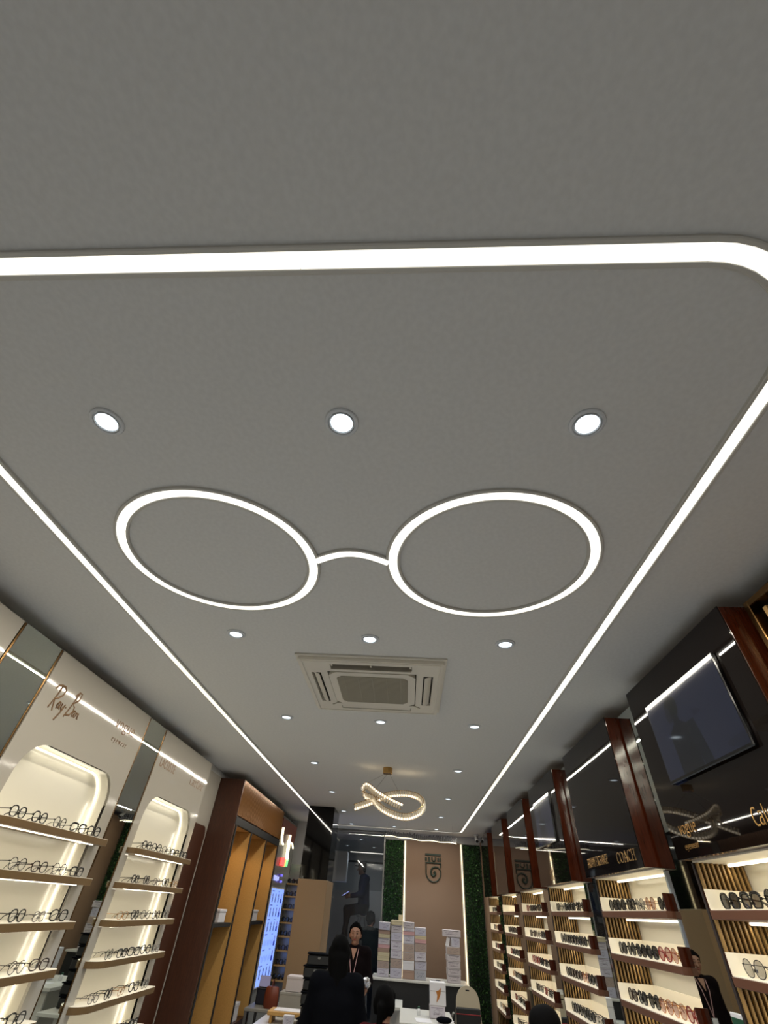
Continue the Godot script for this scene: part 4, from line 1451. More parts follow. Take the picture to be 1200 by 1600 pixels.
# ---------------------------------------------------------------- room behind the glass partition
func build_back_room() -> void:
	var b := MB.new()
	b.span(Vector3(-2.6, 0, -11.36), Vector3(-2.45, CH, -17.1))
	struct("wall_backroom_left", b, M.wall_paint)
	b = MB.new()
	b.span(Vector3(0.55, 0, -11.36), Vector3(0.7, CH, -17.1))
	struct("wall_backroom_right", b, M.wall_paint)
	b = MB.new()
	b.span(Vector3(-2.6, 0, -16.95), Vector3(0.7, CH, -17.1))
	struct("wall_backroom_end", b, M.wall_paint)
	# glass partition: fixed pane, door leaf, steel posts, handle
	var t := thing("glass_partition", "tinted glass partition with slim steel posts beside the leaf wall", "glass partition", Vector3(-1.08, 0, BZ + 0.0))
	for x in [[-1.688, -1.534], [-1.491, -0.474]]:
		var g := MB.new()
		g.span(Vector3(x[0], 0.04, BZ + 0.0), Vector3(x[1], 2.935, BZ + 0.01))
		wpart("glass_pane", g, M.partition_glass, t)
	for x in [-1.704, -1.512, -0.456]:
		var p := MB.new()
		p.span(Vector3(x - 0.014, 0, BZ - 0.02), Vector3(x + 0.014, 2.97, BZ + 0.024), 0.003)
		wpart("post", p, M.steel, t)
	var r := MB.new()
	r.span(Vector3(-1.689, 2.935, BZ - 0.015), Vector3(-0.471, 2.97, BZ + 0.02), 0.002)
	wpart("top_rail", r, M.steel, t)
	var h := MB.new()
	h.tube([Vector3(-1.459, 0.9, BZ + 0.05), Vector3(-1.459, 1.5, BZ + 0.05)], 0.012, 8)
	wpart("door_handle", h, M.steel, t)
	# light strip, white cupboard, hatch
	var ls := thing("back_room_light_strip", "thin light strip on the far ceiling behind the glass partition", "light strip", Vector3(-1.0, CH, -16.08))
	var lb := MB.new()
	lb.box(Vector3(-1.0, CH - 0.006, -16.08), Vector3(1.3, 0.012, 0.05), 0.002)
	wpart("diffuser", lb, M.strip_glow, ls)
	area(Vector3(-1.0, CH - 0.015, -16.08), 1.3, 0.05, Vector3.DOWN, COOL, 0.15)
	var cb := thing("white_cupboard", "white cupboard behind the glass partition next to the leaf strip", "cupboard", Vector3(-0.43, 0, -13.8))
	var cm := MB.new()
	cm.span(Vector3(-0.863, 0, -13.58), Vector3(0.0, 2.08, -14.05), 0.006)
	wpart("body", cm, M.backroom_white, cb)
	var dl := MB.new()
	dl.box(Vector3(-0.45, 1.05, -13.577), Vector3(0.006, 1.9, 0.006))
	wpart("door_seam", dl, M.grey_plastic, cb)
	var dr := thing("wall_unit", "grey wall unit with pale edge behind the glass partition", "wall unit", Vector3(-1.75, 2.176, -12.78))
	var dm := MB.new()
	dm.span(Vector3(-2.13, 2.176, -12.78), Vector3(-1.374, 2.719, -13.1), 0.005)
	wpart("body", dm, M.wall_paint, dr)
	var le := MB.new()
	le.box(Vector3(-1.369, 2.44, -12.775), Vector3(0.012, 0.46, 0.012), 0.002)
	wpart("edge_trim", le, M.backroom_white, dr)
	# conduits under the ceiling
	var cd := MB.new()
	cd.tube([Vector3(-1.9, 2.676, -13.84), Vector3(-1.6, 2.655, -13.84), Vector3(-1.45, 2.613, -13.84), Vector3(-0.4, 2.613, -13.84)], 0.02, 8)
	solo("ceiling_pipe", cd, M.black_matte, "dark pipe run under the ceiling behind the glass partition", "pipe", Vector3(-1.2, 2.59, -13.84))

# ---------------------------------------------------------------- crystal lights
func catmull(p: Array, n: int) -> Array:
	var o := []
	for i in p.size() - 1:
		var a: Vector3 = p[max(i - 1, 0)]
		var b: Vector3 = p[i]
		var c: Vector3 = p[i + 1]
		var d: Vector3 = p[min(i + 2, p.size() - 1)]
		for k in n:
			o.append(b.cubic_interpolate(c, a, d, float(k) / n))
	o.append(p[-1])
	return o

func build_chandelier() -> void:
	var base := Vector3(-0.236, CH, -5.719)
	var t := thing("chandelier", "looping ribbon chandelier of lit crystal bars hanging from gold canopy", "chandelier", base)
	var cn := MB.new()
	cn.lathe([Vector2(0, 0), Vector2(0.055, 0), Vector2(0.055, -0.055), Vector2(0.05, -0.06), Vector2(0, -0.06)], 28, base)
	wpart("canopy", cn, M.gold, t)
	var path := catmull([Vector3(-0.0586, 2.5977, -5.6658), Vector3(-0.1842, 2.6393, -5.6658), Vector3(-0.3376, 2.7042, -5.6658), Vector3(-0.4665, 2.7841, -5.7191), Vector3(-0.5144, 2.7468, -5.7723), Vector3(-0.4697, 2.6915, -5.7723), Vector3(-0.3887, 2.6659, -5.7191), Vector3(-0.311, 2.5828, -5.6125), Vector3(-0.1736, 2.5083, -5.506), Vector3(-0.0149, 2.4848, -5.506), Vector3(0.1278, 2.5466, -5.6125), Vector3(0.18, 2.6393, -5.7191), Vector3(0.1161, 2.7245, -5.8255), Vector3(-0.0394, 2.7628, -5.9107), Vector3(-0.229, 2.7319, -5.8788), Vector3(-0.3568, 2.6616, -5.7723), Vector3(-0.4516, 2.6169, -5.7191), Vector3(-0.5836, 2.5626, -5.6658)], 10)
	# the band stands on edge: its width is roughly vertical
	var h := 0.03
	var ups := []
	for i in path.size():
		var tg: Vector3 = (path[min(i + 1, path.size() - 1)] - path[max(i - 1, 0)]).normalized()
		var u := (Vector3(0, 1, 0.18) - tg * tg.dot(Vector3(0, 1, 0.18))).normalized()
		if absf(tg.y) > 0.75:
			u = (Vector3(0, 0.3, 1) - tg * tg.dot(Vector3(0, 0.3, 1))).normalized()
		if ups.size() and u.dot(ups[-1]) < 0:
			u = -u
		if ups.size():
			u = (u * 0.25 + ups[-1] * 0.75).normalized()
			u = (u - tg * tg.dot(u)).normalized()
		ups.append(u)
	var band := MB.new()
	var top := []
	var bot := []
	for i in path.size() - 1:
		var a: Vector3 = path[i]
		var b: Vector3 = path[i + 1]
		band.quad(a + ups[i] * h * 0.25, b + ups[i + 1] * h * 0.25, b + ups[i + 1] * h * 0.95, a + ups[i] * h * 0.95, 1)
	for i in path.size():
		top.append(path[i] + ups[i] * h)
		bot.append(path[i] - ups[i] * h)
	wpart("light_band", band, M.crystal_glow, t)
	var rail := MB.new()
	rail.tube(top, 0.004, 5)
	rail.tube(bot, 0.004, 5)
	wpart("gold_rail", rail, M.gold, t)
	var cr := MB.new()
	var acc := 0.0
	for i in range(1, path.size()):
		acc += path[i].distance_to(path[i - 1])
		while acc > 0.028:
			acc -= 0.028
			var tg: Vector3 = (path[min(i + 1, path.size() - 1)] - path[i - 1]).normalized()
			var sd: Vector3 = tg.cross(ups[i]).normalized()
			for s in [-1.0, 1.0]:
				cr.box(path[i] - tg * acc + sd * 0.013 * s, Vector3(0.0155, 0.064, 0.014), 0.004, Basis(tg, ups[i], sd))
	var co := wpart("crystal_bars", cr, M.crystal, t)
	co.set_meta("kind", "stuff")
	co.set_meta("label", "row of clear crystal bars")
	var wi := 0
	for k in [30, 52, 132]:
		var w := MB.new()
		w.tube([base + Vector3([-0.02, 0.0, 0.02][wi], -0.058, 0), path[k] + ups[k] * h], 0.0015, 4)
		wpart("wire", w, M.wire, t)
		wi += 1
	area(Vector3(-0.0958, 2.4454, -5.506), 0.12, 0.01, Vector3.DOWN, Color(1.0, 0.9, 0.74), 0.05)
	area(Vector3(0.0, 2.8022, -5.9001), 0.2, 0.02, Vector3.UP, Color(1.0, 0.9, 0.74), 0.014)
	area(Vector3(-0.426, 2.8225, -5.7084), 0.12, 0.02, Vector3.UP, Color(1.0, 0.9, 0.74), 0.007)

func build_crystal_bar() -> void:
	var t := thing("crystal_pendant", "long wavy pendant of hanging crystal bars with a bright lower edge", "pendant light", Vector3(0.24, CH, -9.905))
	var path := []
	for k in 41:
		var u := k / 40.0
		path.append(Vector3(lerpf(-0.405, 0.905, u), lerpf(2.767, 2.719, u) + 0.006 * sin(u * 22.0), -9.905 + 0.05 * sin(u * TAU * 1.5)))
	var lm := MB.new()
	lm.tube(path, 0.006, 6)
	wpart("light_line", lm, M.neon_white, t)
	var cr := MB.new()
	for k in 78:
		var u := k / 77.0
		var f := u * 40.0
		var p: Vector3 = path[int(f)].lerp(path[min(int(f) + 1, 40)], f - int(f))
		var hh := rng.randf_range(0.045, 0.085)
		cr.box(p + Vector3(0, 0.01 + hh / 2, rng.randf_range(-0.012, 0.012)), Vector3(0.011, hh, 0.011), 0.002)
	var co := wpart("crystal_bars", cr, M.crystal_grey, t)
	co.set_meta("kind", "stuff")
	co.set_meta("label", "row of hanging clear crystal bars")
	for k in [2, 12, 22, 31, 38]:
		var w := MB.new()
		w.tube([path[k], Vector3(path[k].x, CH, path[k].z)], 0.0012, 4)
		wpart("wire", w, M.wire, t)
	area(Vector3(0.25, 2.712, -9.905), 1.15, 0.012, Vector3.DOWN, CREAM, 0.2)

func build_cameras() -> void:
	for d in [[Vector3(1.385, CH, -10.76), "white security camera on the ceiling before the leaf wall"]]:
		var t := thing("security_camera", d[1], "camera", d[0])
		var m := MB.new()
		m.lathe([Vector2(0, 0), Vector2(0.05, 0), Vector2(0.05, -0.02), Vector2(0.015, -0.025), Vector2(0.013, -0.05)], 20, Vector3.ZERO)
		part("mount", m, M.cctv_white, t)
		var b := MB.new()
		b.lathe([Vector2(0, 0.09), Vector2(0.03, 0.088), Vector2(0.034, 0.0), Vector2(0.036, -0.07), Vector2(0.03, -0.075)], 20, Vector3.ZERO)
		var bo := part("camera_body", b, M.cctv_white, t)
		bo.transform = Transform3D(Basis(Vector3.RIGHT, -0.9), Vector3(0, -0.07, 0.0))
		var l := MB.new()
		l.lathe([Vector2(0.03, -0.07), Vector2(0.02, -0.066), Vector2(0, -0.07)], 20, Vector3.ZERO)
		part("lens", l, M.tv_black, bo)

# ---------------------------------------------------------------- furniture and clutter
func build_furniture() -> void:
	# sales desk in front of the back counter
	var t := thing("sales_desk", "white sales desk in front of the black back counter", "desk", Vector3(0.45, 0, -8.9))
	var b := MB.new()
	b.span(Vector3(-0.05, 0.73, -8.1), Vector3(0.64, 0.765, -9.2), 0.004)
	b.span(Vector3(-0.3, 0.73, -9.2), Vector3(-0.02, 0.765, -9.95), 0.004)
	wpart("desk_top", b, M.desk_white, t)
	for p in [[0.0, -8.15, 0.6, -8.18], [0.0, -9.12, 0.6, -9.15], [-0.28, -9.9, -0.05, -9.93]]:
		var l := MB.new()
		l.span(Vector3(p[0], 0, p[1]), Vector3(p[2], 0.73, p[3]), 0.003)
		wpart("leg_panel", l, M.desk_white, t)
	carton("gift_carton", "lower white carton on the sales desk under the ribboned box", "", Vector3(0.44, 0.766, -8.65), Vector3(0.2, 0.11, 0.2), M.carton, 0)
	var g := thing("ribboned_box", "white box with an ochre ribbon on the sales desk", "box", Vector3(0.45, 0.877, -8.65))
	var gb := MB.new()
	gb.box(Vector3(0, 0.105, 0), Vector3(0.21, 0.21, 0.18), 0.004)
	part("box_body", gb, M.paper, g)
	var rb := MB.new()
	rb.extrude(PackedVector2Array([Vector2(-0.03, 0.03), Vector2(0.0, 0.06), Vector2(0.025, 0.11), Vector2(0.03, 0.165), Vector2(0.005, 0.14), Vector2(-0.035, 0.13), Vector2(-0.02, 0.09)]), 0.004, Transform3D(Basis(), Vector3(0.01, 0, 0.0905)))
	part("ribbon", rb, M.ribbon_ochre, g)
	var sm := MB.new()
	sm.box(Vector3(0, 0.13, 0.0905), Vector3(0.2, 0.004, 0.002))
	part("lid_seam", sm, M.grey_plastic, g)
	var pb := MB.new()
	var pp := []
	var pr := []
	for k in 9:
		var u := k / 8.0
		pp.append(Vector3(lerpf(0.41, 0.6, u), 0.795, -8.28 + 0.01 * sin(u * 3)))
		pr.append(0.012 + 0.03 * sqrt(maxf(0.0, 1.0 - pow(2 * u - 1, 2))))
	pb.tube(pp, pr, 12, false, 0.7)
	solo("zipped_pouch", pb, M.cloth_dark, "dark grey zipped pouch on the sales desk papers", "pouch", Vector3(0.5, 0.768, -8.28))
	for p in [[0.25, -8.35, 0.2, 0.28, 0.1, "white paper sheet on the sales desk next to the pouch"], [0.56, -8.42, 0.14, 0.2, -0.2, "white paper sheet on the sales desk edge by the chair"]]:
		var s := MB.new()
		s.box(Vector3(p[0], 0.7665, p[1]), Vector3(p[2], 0.003, p[3]), 0.0, Basis(Vector3.UP, p[4]))
		solo("paper_sheet", s, M.paper, p[5], "paper", Vector3(p[0], 0.765, p[1]))
	var bt := thing("spray_bottle", "small pale green bottle on the sales desk", "bottle", Vector3(0.2, 0.766, -8.7))
	var bm := MB.new()
	bm.lathe([Vector2(0, 0), Vector2(0.022, 0), Vector2(0.024, 0.045), Vector2(0.012, 0.06)], 16, Vector3.ZERO)
	part("bottle_body", bm, M.backroom_white, bt)
	var bc := MB.new()
	bc.lathe([Vector2(0.014, 0.06), Vector2(0.014, 0.078), Vector2(0, 0.08)], 12, Vector3.ZERO)
	part("cap", bc, M.green_card, bt)
	# office chair with a rounded shell back
	var c := thing("office_chair", "office chair with pale rounded back shell and a red line", "chair", Vector3(0.885, 0, -9.25))
	var sh := MB.new()
	var out := PackedVector2Array()
	for k in 17:
		var a := PI * k / 16.0
		out.append(Vector2(cos(a) * 0.165, 0.83 + pow(sin(a), 0.75) * 0.215))
	out.append(Vector2(-0.185, 0.62))
	out.append(Vector2(-0.15, 0.5))
	out.append(Vector2(0.15, 0.5))
	out.append(Vector2(0.185, 0.62))
	sh.extrude(out, 0.03, Transform3D(Basis(), Vector3(0, 0, 0.2)))
	part("back_shell", sh, M.chair_shell, c)
	var pad := MB.new()
	pad.box(Vector3(0, 0.69, 0.236), Vector3(0.33, 0.3, 0.03), 0.012)
	part("back_pad", pad, M.black_matte, c)
	var rl := MB.new()
	rl.box(Vector3(0, 0.78, 0.2525), Vector3(0.33, 0.008, 0.004), 0.001)
	part("red_piping", rl, M.red_line, c)
	var vn := MB.new()
	vn.box(Vector3(0, 1.0, 0.231), Vector3(0.05, 0.014, 0.004), 0.001)
	part("grip_slot", vn, M.black_matte, c)
	var st := MB.new()
	st.box(Vector3(0, 0.46, 0.0), Vector3(0.4, 0.07, 0.42), 0.02)
	part("seat", st, M.black_matte, c)
	var po := MB.new()
	po.tube([Vector3(0, 0.05, 0), Vector3(0, 0.43, 0)], 0.028, 10)
	for k in 5:
		var a := TAU * k / 5
		po.tube([Vector3(0, 0.08, 0), Vector3(cos(a) * 0.26, 0.04, sin(a) * 0.26)], [0.025, 0.016], 6)
	part("pedestal", po, M.black_matte, c)
	for k in 5:
		var a := TAU * k / 5
		var w := MB.new()
		w.lathe([Vector2(0, 0.04), Vector2(0.02, 0.035), Vector2(0.025, 0.02), Vector2(0.015, 0.0), Vector2(0, 0)], 10, Vector3(cos(a) * 0.26, 0, sin(a) * 0.26))
		part("caster", w, M.black_matte, c)
	var ar := MB.new()
	ar.tube([Vector3(-0.2, 0.5, 0.1), Vector3(-0.25, 0.6, 0.1), Vector3(-0.24, 0.7, 0.12), Vector3(-0.2, 0.78, 0.2)], 0.014, 6)
	part("armrest", ar, M.grey_plastic, c)
	# service counter along the wood cabinet
	var s := thing("service_counter", "long white service counter in front of the wood cabinet", "counter", Vector3(-1.5, 0, -7.9))
	var sb := MB.new()
	sb.span(Vector3(-1.6, 0.0, -6.7), Vector3(-1.0, 0.74, -7.88), 0.004)
	wpart("body", sb, M.desk_white, s)
	var tp := MB.new()
	tp.span(Vector3(-1.63, 0.74, -6.65), Vector3(-0.82, 0.77, -7.9), 0.004)
	wpart("counter_top", tp, M.desk_white, s)
	# stack of black trays
	var yy := 0.7705
	for k in 6:
		var tr := thing("black_tray", "%s black sample case in the tall stack on the service counter" % ["lowest", "second lowest", "third lowest", "third highest", "second highest", "topmost"][k], "case", Vector3(-0.985 + 0.02 * (k % 2), yy, -7.0), 0.1 * (k % 3) - 0.1, "black sample cases stacked on the service counter")
		var m := MB.new()
		m.box(Vector3(0, 0.042, 0), Vector3(0.26, 0.085, 0.2), 0.012)
		part("case_body", m, M.black_matte, tr)
		var la := MB.new()
		la.box(Vector3(0, 0.06, 0.102), Vector3(0.03, 0.02, 0.006), 0.002)
		part("latch", la, M.steel, tr)
		var lip := MB.new()
		lip.box(Vector3(0, 0.091, 0), Vector3(0.275, 0.011, 0.215), 0.004)
		part("lid", lip, M.cloth_dark, tr)
		yy += 0.0975
	# grey boxes and a wooden tray of papers
	carton("grey_carton", "large grey carton on the service counter by the black cases", "", Vector3(-1.3, 0.7705, -7.75), Vector3(0.36, 0.2, 0.25), M.grey_plastic, -1)
	carton("grey_carton", "small pale grey carton standing on the large grey carton", "", Vector3(-1.3, 0.9715, -7.75), Vector3(0.25, 0.13, 0.2), M.carton, -1)
	var wt := thing("wooden_tray", "wooden tray holding white paper on the service counter", "tray", Vector3(-1.31, 0.7705, -7.35))
	var wm := MB.new()
	wm.box(Vector3(0, 0.075, 0), Vector3(0.4, 0.035, 0.26), 0.006)
	part("tray_board", wm, M.mustard, wt)
	for x in [-0.16, 0.16]:
		var lg := MB.new()
		lg.box(Vector3(x, 0.029, 0), Vector3(0.03, 0.058, 0.2), 0.003)
		part("foot", lg, M.mustard, wt)
	var ps := MB.new()
	ps.box(Vector3(0.01, 0.095, 0), Vector3(0.3, 0.004, 0.2))
	part("paper", ps, M.paper, wt)
	carton("medicine_carton", "small white printed carton at the edge of the service counter", "", Vector3(-1.24, 0.7705, -7.1), Vector3(0.11, 0.09, 0.06), M.paper, 3)
	var lf := MB.new()
	lf.box(Vector3(-1.48, 0.7725, -6.85), Vector3(0.3, 0.003, 0.2), 0.0, Basis(Vector3.UP, 0.2))
	solo("paper_sheet", lf, M.paper, "white paper sheet on the service counter", "paper", Vector3(-1.48, 0.771, -6.85))
	# side table under the screen with bags
	var sd := thing("side_table", "grey side table under the price screen", "table", Vector3(-1.95, 0, -8.95))
	var dt := MB.new()
	dt.span(Vector3(-2.09, 0.68, -8.5), Vector3(-1.68, 0.71, -9.15), 0.004)
	wpart("table_top", dt, M.grey_plastic, sd)
	for p in [[-2.07, -8.53], [-1.705, -8.53], [-2.07, -9.12], [-1.705, -9.12]]:
		var l := MB.new()
		l.box(Vector3(p[0], 0.34, p[1]), Vector3(0.035, 0.68, 0.035), 0.003)
		wpart("leg", l, M.steel, sd)
	var nv := thing("navy_case", "navy blue case standing under the price screen", "case", Vector3(-1.95, 0.7105, -8.85))
	var nm := MB.new()
	nm.box(Vector3(0, 0.075, 0), Vector3(0.16, 0.15, 0.12), 0.012)
	part("case_body", nm, M.navy, nv)
	var nb := MB.new()
	nb.box(Vector3(0, 0.15, 0), Vector3(0.165, 0.012, 0.125), 0.004)
	part("lid", nb, M.navy, nv)
	var lc := thing("card_stand", "lavender card stand on the navy case under the screen", "card stand", Vector3(-1.95, 0.867, -8.85))
	var lm := MB.new()
	lm.box(Vector3(0, 0.06, 0), Vector3(0.15, 0.11, 0.008), 0.002, Basis(Vector3.RIGHT, -0.25))
	part("card", lm, M.lavender, lc)
	var lf2 := MB.new()
	lf2.box(Vector3(0, 0.005, 0.0), Vector3(0.12, 0.01, 0.07), 0.002)
	part("foot", lf2, M.black_matte, lc)
	var bg := thing("leather_bag", "brown leather handbag beside the navy case", "bag", Vector3(-1.775, 0.7105, -8.6), PI / 2)
	var bb := MB.new()
	bb.tube([Vector3(0, 0.0, 0), Vector3(0, 0.03, 0), Vector3(0, 0.12, 0), Vector3(0, 0.19, 0), Vector3(0, 0.2, 0)], [0.08, 0.1, 0.098, 0.085, 0.07], 12, false, 0.5)
	part("bag_body", bb, M.leather, bg)
	var hd := MB.new()
	var hp := []
	for k in 9:
		var a := PI * k / 8.0
		hp.append(Vector3(cos(a) * 0.055, 0.19 + sin(a) * 0.07, 0))
	hd.tube(hp, 0.006, 6)
	part("handle", hd, M.leather, bg)
	# green card near the mirror pier
	var gc := thing("green_notice", "small green notice card in a white frame on the mirror pier", "notice", Vector3(PX - 0.006, 1.34, -3.1))
	var gf := MB.new()
	gf.box(Vector3(PX - 0.005, 1.415, -3.07), Vector3(0.008, 0.17, 0.11), 0.002)
	wpart("frame", gf, M.paper, gc)
	var gq := MB.new()
	gq.box(Vector3(PX - 0.010, 1.41, -3.07), Vector3(0.003, 0.15, 0.095))
	wpart("card", gq, M.green_card, gc)

# ---------------------------------------------------------------- people: tapered capsules joined smoothly and meshed as surface nets
func blob(out: MB, bones: Array, cell: float, k: float, xf := Transform3D(), cut := []) -> void:
	var lo := Vector3.ONE * 1e9
	var hi := Vector3.ONE * -1e9
	for b in bones:
		var r: float = maxf(b[2], b[3]) + 2.5 * cell
		lo = lo.min((b[0] as Vector3).min(b[1]) - Vector3.ONE * r)
		hi = hi.max((b[0] as Vector3).max(b[1]) + Vector3.ONE * r)
	var nx := int((hi.x - lo.x) / cell) + 2
	var ny := int((hi.y - lo.y) / cell) + 2
	var nz := int((hi.z - lo.z) / cell) + 2
	var f := PackedFloat32Array()
	f.resize(nx * ny * nz)
	f.fill(10.0)
	for b in bones:
		var a: Vector3 = b[0]
		var d: Vector3 = b[1] - a
		var ra: float = b[2]
		var dr: float = b[3] - ra
		var dd := maxf(d.length_squared(), 1e-9)
		var pad: float = maxf(b[2], b[3]) + k + 2.0 * cell
		var mn: Vector3 = ((a.min(b[1]) - Vector3.ONE * pad) - lo) / cell
		var mx: Vector3 = ((a.max(b[1]) + Vector3.ONE * pad) - lo) / cell
		for iz in range(maxi(0, int(mn.z)), mini(nz, int(mx.z) + 2)):
			for iy in range(maxi(0, int(mn.y)), mini(ny, int(mx.y) + 2)):
				var at := (iz * ny + iy) * nx
				for ix in range(maxi(0, int(mn.x)), mini(nx, int(mx.x) + 2)):
					var p := Vector3(lo.x + ix * cell, lo.y + iy * cell, lo.z + iz * cell) - a
					var t := clampf(p.dot(d) / dd, 0.0, 1.0)
					var v := (p - d * t).length() - ra - dr * t
					var o := f[at + ix]
					var h := maxf(k - absf(o - v), 0.0) / k
					f[at + ix] = minf(o, v) - h * h * k * 0.25
	for c in cut:          # keep only what lies on the side the normal points to
		var n: Vector3 = c[0]
		for iz in nz:
			for iy in ny:
				for ix in nx:
					var at := (iz * ny + iy) * nx + ix
					if f[at] < 2.0 * cell:
						f[at] = maxf(f[at], n.dot(c[1]) - n.dot(lo + Vector3(ix, iy, iz) * cell))
	var verts := {}
	var sx := 1
	var sy := nx
	var sz := nx * ny
	var corner := [0, sx, sy, sx + sy, sz, sx + sz, sy + sz, sx + sy + sz]
	var edges := [[0, 1], [2, 3], [4, 5], [6, 7], [0, 2], [1, 3], [4, 6], [5, 7], [0, 4], [1, 5], [2, 6], [3, 7]]
	var offs := []
	for i in 8:
		offs.append(Vector3(i & 1, (i >> 1) & 1, (i >> 2) & 1))
	for iz in nz - 1:
		for iy in ny - 1:
			for ix in nx - 1:
				var at := iz * sz + iy * sy + ix
				if absf(f[at]) > 2.0 * cell:
					continue
				var m := 0
				for i in 8:
					if f[at + corner[i]] < 0.0:
						m |= 1 << i
				if m == 0 or m == 255:
					continue
				var s := Vector3.ZERO
				var n := 0
				for e in edges:
					if ((m >> e[0]) & 1) != ((m >> e[1]) & 1):
						var va := f[at + corner[e[0]]]
						var vb := f[at + corner[e[1]]]
						s += (offs[e[0]] as Vector3).lerp(offs[e[1]], va / (va - vb))
						n += 1
				verts[at] = xf * (lo + (Vector3(ix, iy, iz) + s / n) * cell)
	for at in verts:
		var inside: bool = f[at] < 0.0
		for ax in [[sx, sy, sz], [sy, sz, sx], [sz, sx, sy]]:
			if (f[at + ax[0]] < 0.0) == inside:
				continue
			var a = verts.get(at)
			var b = verts.get(at - ax[1])
			var c = verts.get(at - ax[1] - ax[2])
			var d = verts.get(at - ax[2])
			if b == null or c == null or d == null:
				continue
			if inside:
				out.quad(a, b, c, d, 1)
			else:
				out.quad(a, d, c, b, 1)

func hand_bones(right: float) -> Array:      # a relaxed hand hanging down from the wrist at the origin, palm towards the body
	var b := [[Vector3(0, 0, 0), Vector3(0, -0.03, 0), 0.022, 0.026], [Vector3(0, -0.05, 0.018), Vector3(0, -0.085, 0.022), 0.017, 0.014], [Vector3(0, -0.05, -0.016), Vector3(0, -0.085, -0.018), 0.017, 0.013], [Vector3(0, -0.03, 0), Vector3(0, -0.085, 0.0), 0.022, 0.014]]
	var i := 0
	for L in [[0.028, 0.062], [0.009, 0.07], [-0.009, 0.065], [-0.026, 0.05]]:
		var z: float = L[0]
		var l: float = L[1]
		var bend := right * -1.0
		var p0 := Vector3(0, -0.088, z)
		var p1 := p0 + Vector3(bend * 0.006, -l * 0.5, z * 0.12)
		var p2 := p1 + Vector3(bend * 0.014, -l * 0.32, 0)
		var p3 := p2 + Vector3(bend * 0.014, -l * 0.2, 0)
		b.append([p0, p1, 0.0092, 0.0085])
		b.append([p1, p2, 0.0085, 0.008])
		b.append([p2, p3, 0.008, 0.0072])
		i += 1
	b.append([Vector3(0, -0.035, 0.02), Vector3(right * -0.012, -0.06, 0.045), 0.013, 0.0105])
	b.append([Vector3(right * -0.012, -0.06, 0.045), Vector3(right * -0.018, -0.09, 0.05), 0.0105, 0.008])
	return b

# pose: joints in the person's own axes, facing +z, feet at y 0, for a height of 1.65
func stand() -> Dictionary:
	return {"hip": Vector3(0, 0.9, 0), "chest": Vector3(0, 1.24, -0.01), "neck": Vector3(0, 1.4, -0.015), "head": Vector3(0, 1.53, 0.015),
		"sh": [Vector3(-0.165, 1.36, -0.01), Vector3(0.165, 1.36, -0.01)], "el": [Vector3(-0.21, 1.08, -0.02), Vector3(0.21, 1.08, -0.02)], "wr": [Vector3(-0.21, 0.84, 0.04), Vector3(0.21, 0.84, 0.04)],
		"th": [Vector3(-0.085, 0.88, 0), Vector3(0.085, 0.88, 0)], "kn": [Vector3(-0.095, 0.48, 0.015), Vector3(0.095, 0.48, 0.015)], "an": [Vector3(-0.1, 0.08, -0.02), Vector3(0.1, 0.08, -0.02)], "toe": [Vector3(-0.11, 0.03, 0.13), Vector3(0.11, 0.03, 0.13)]}

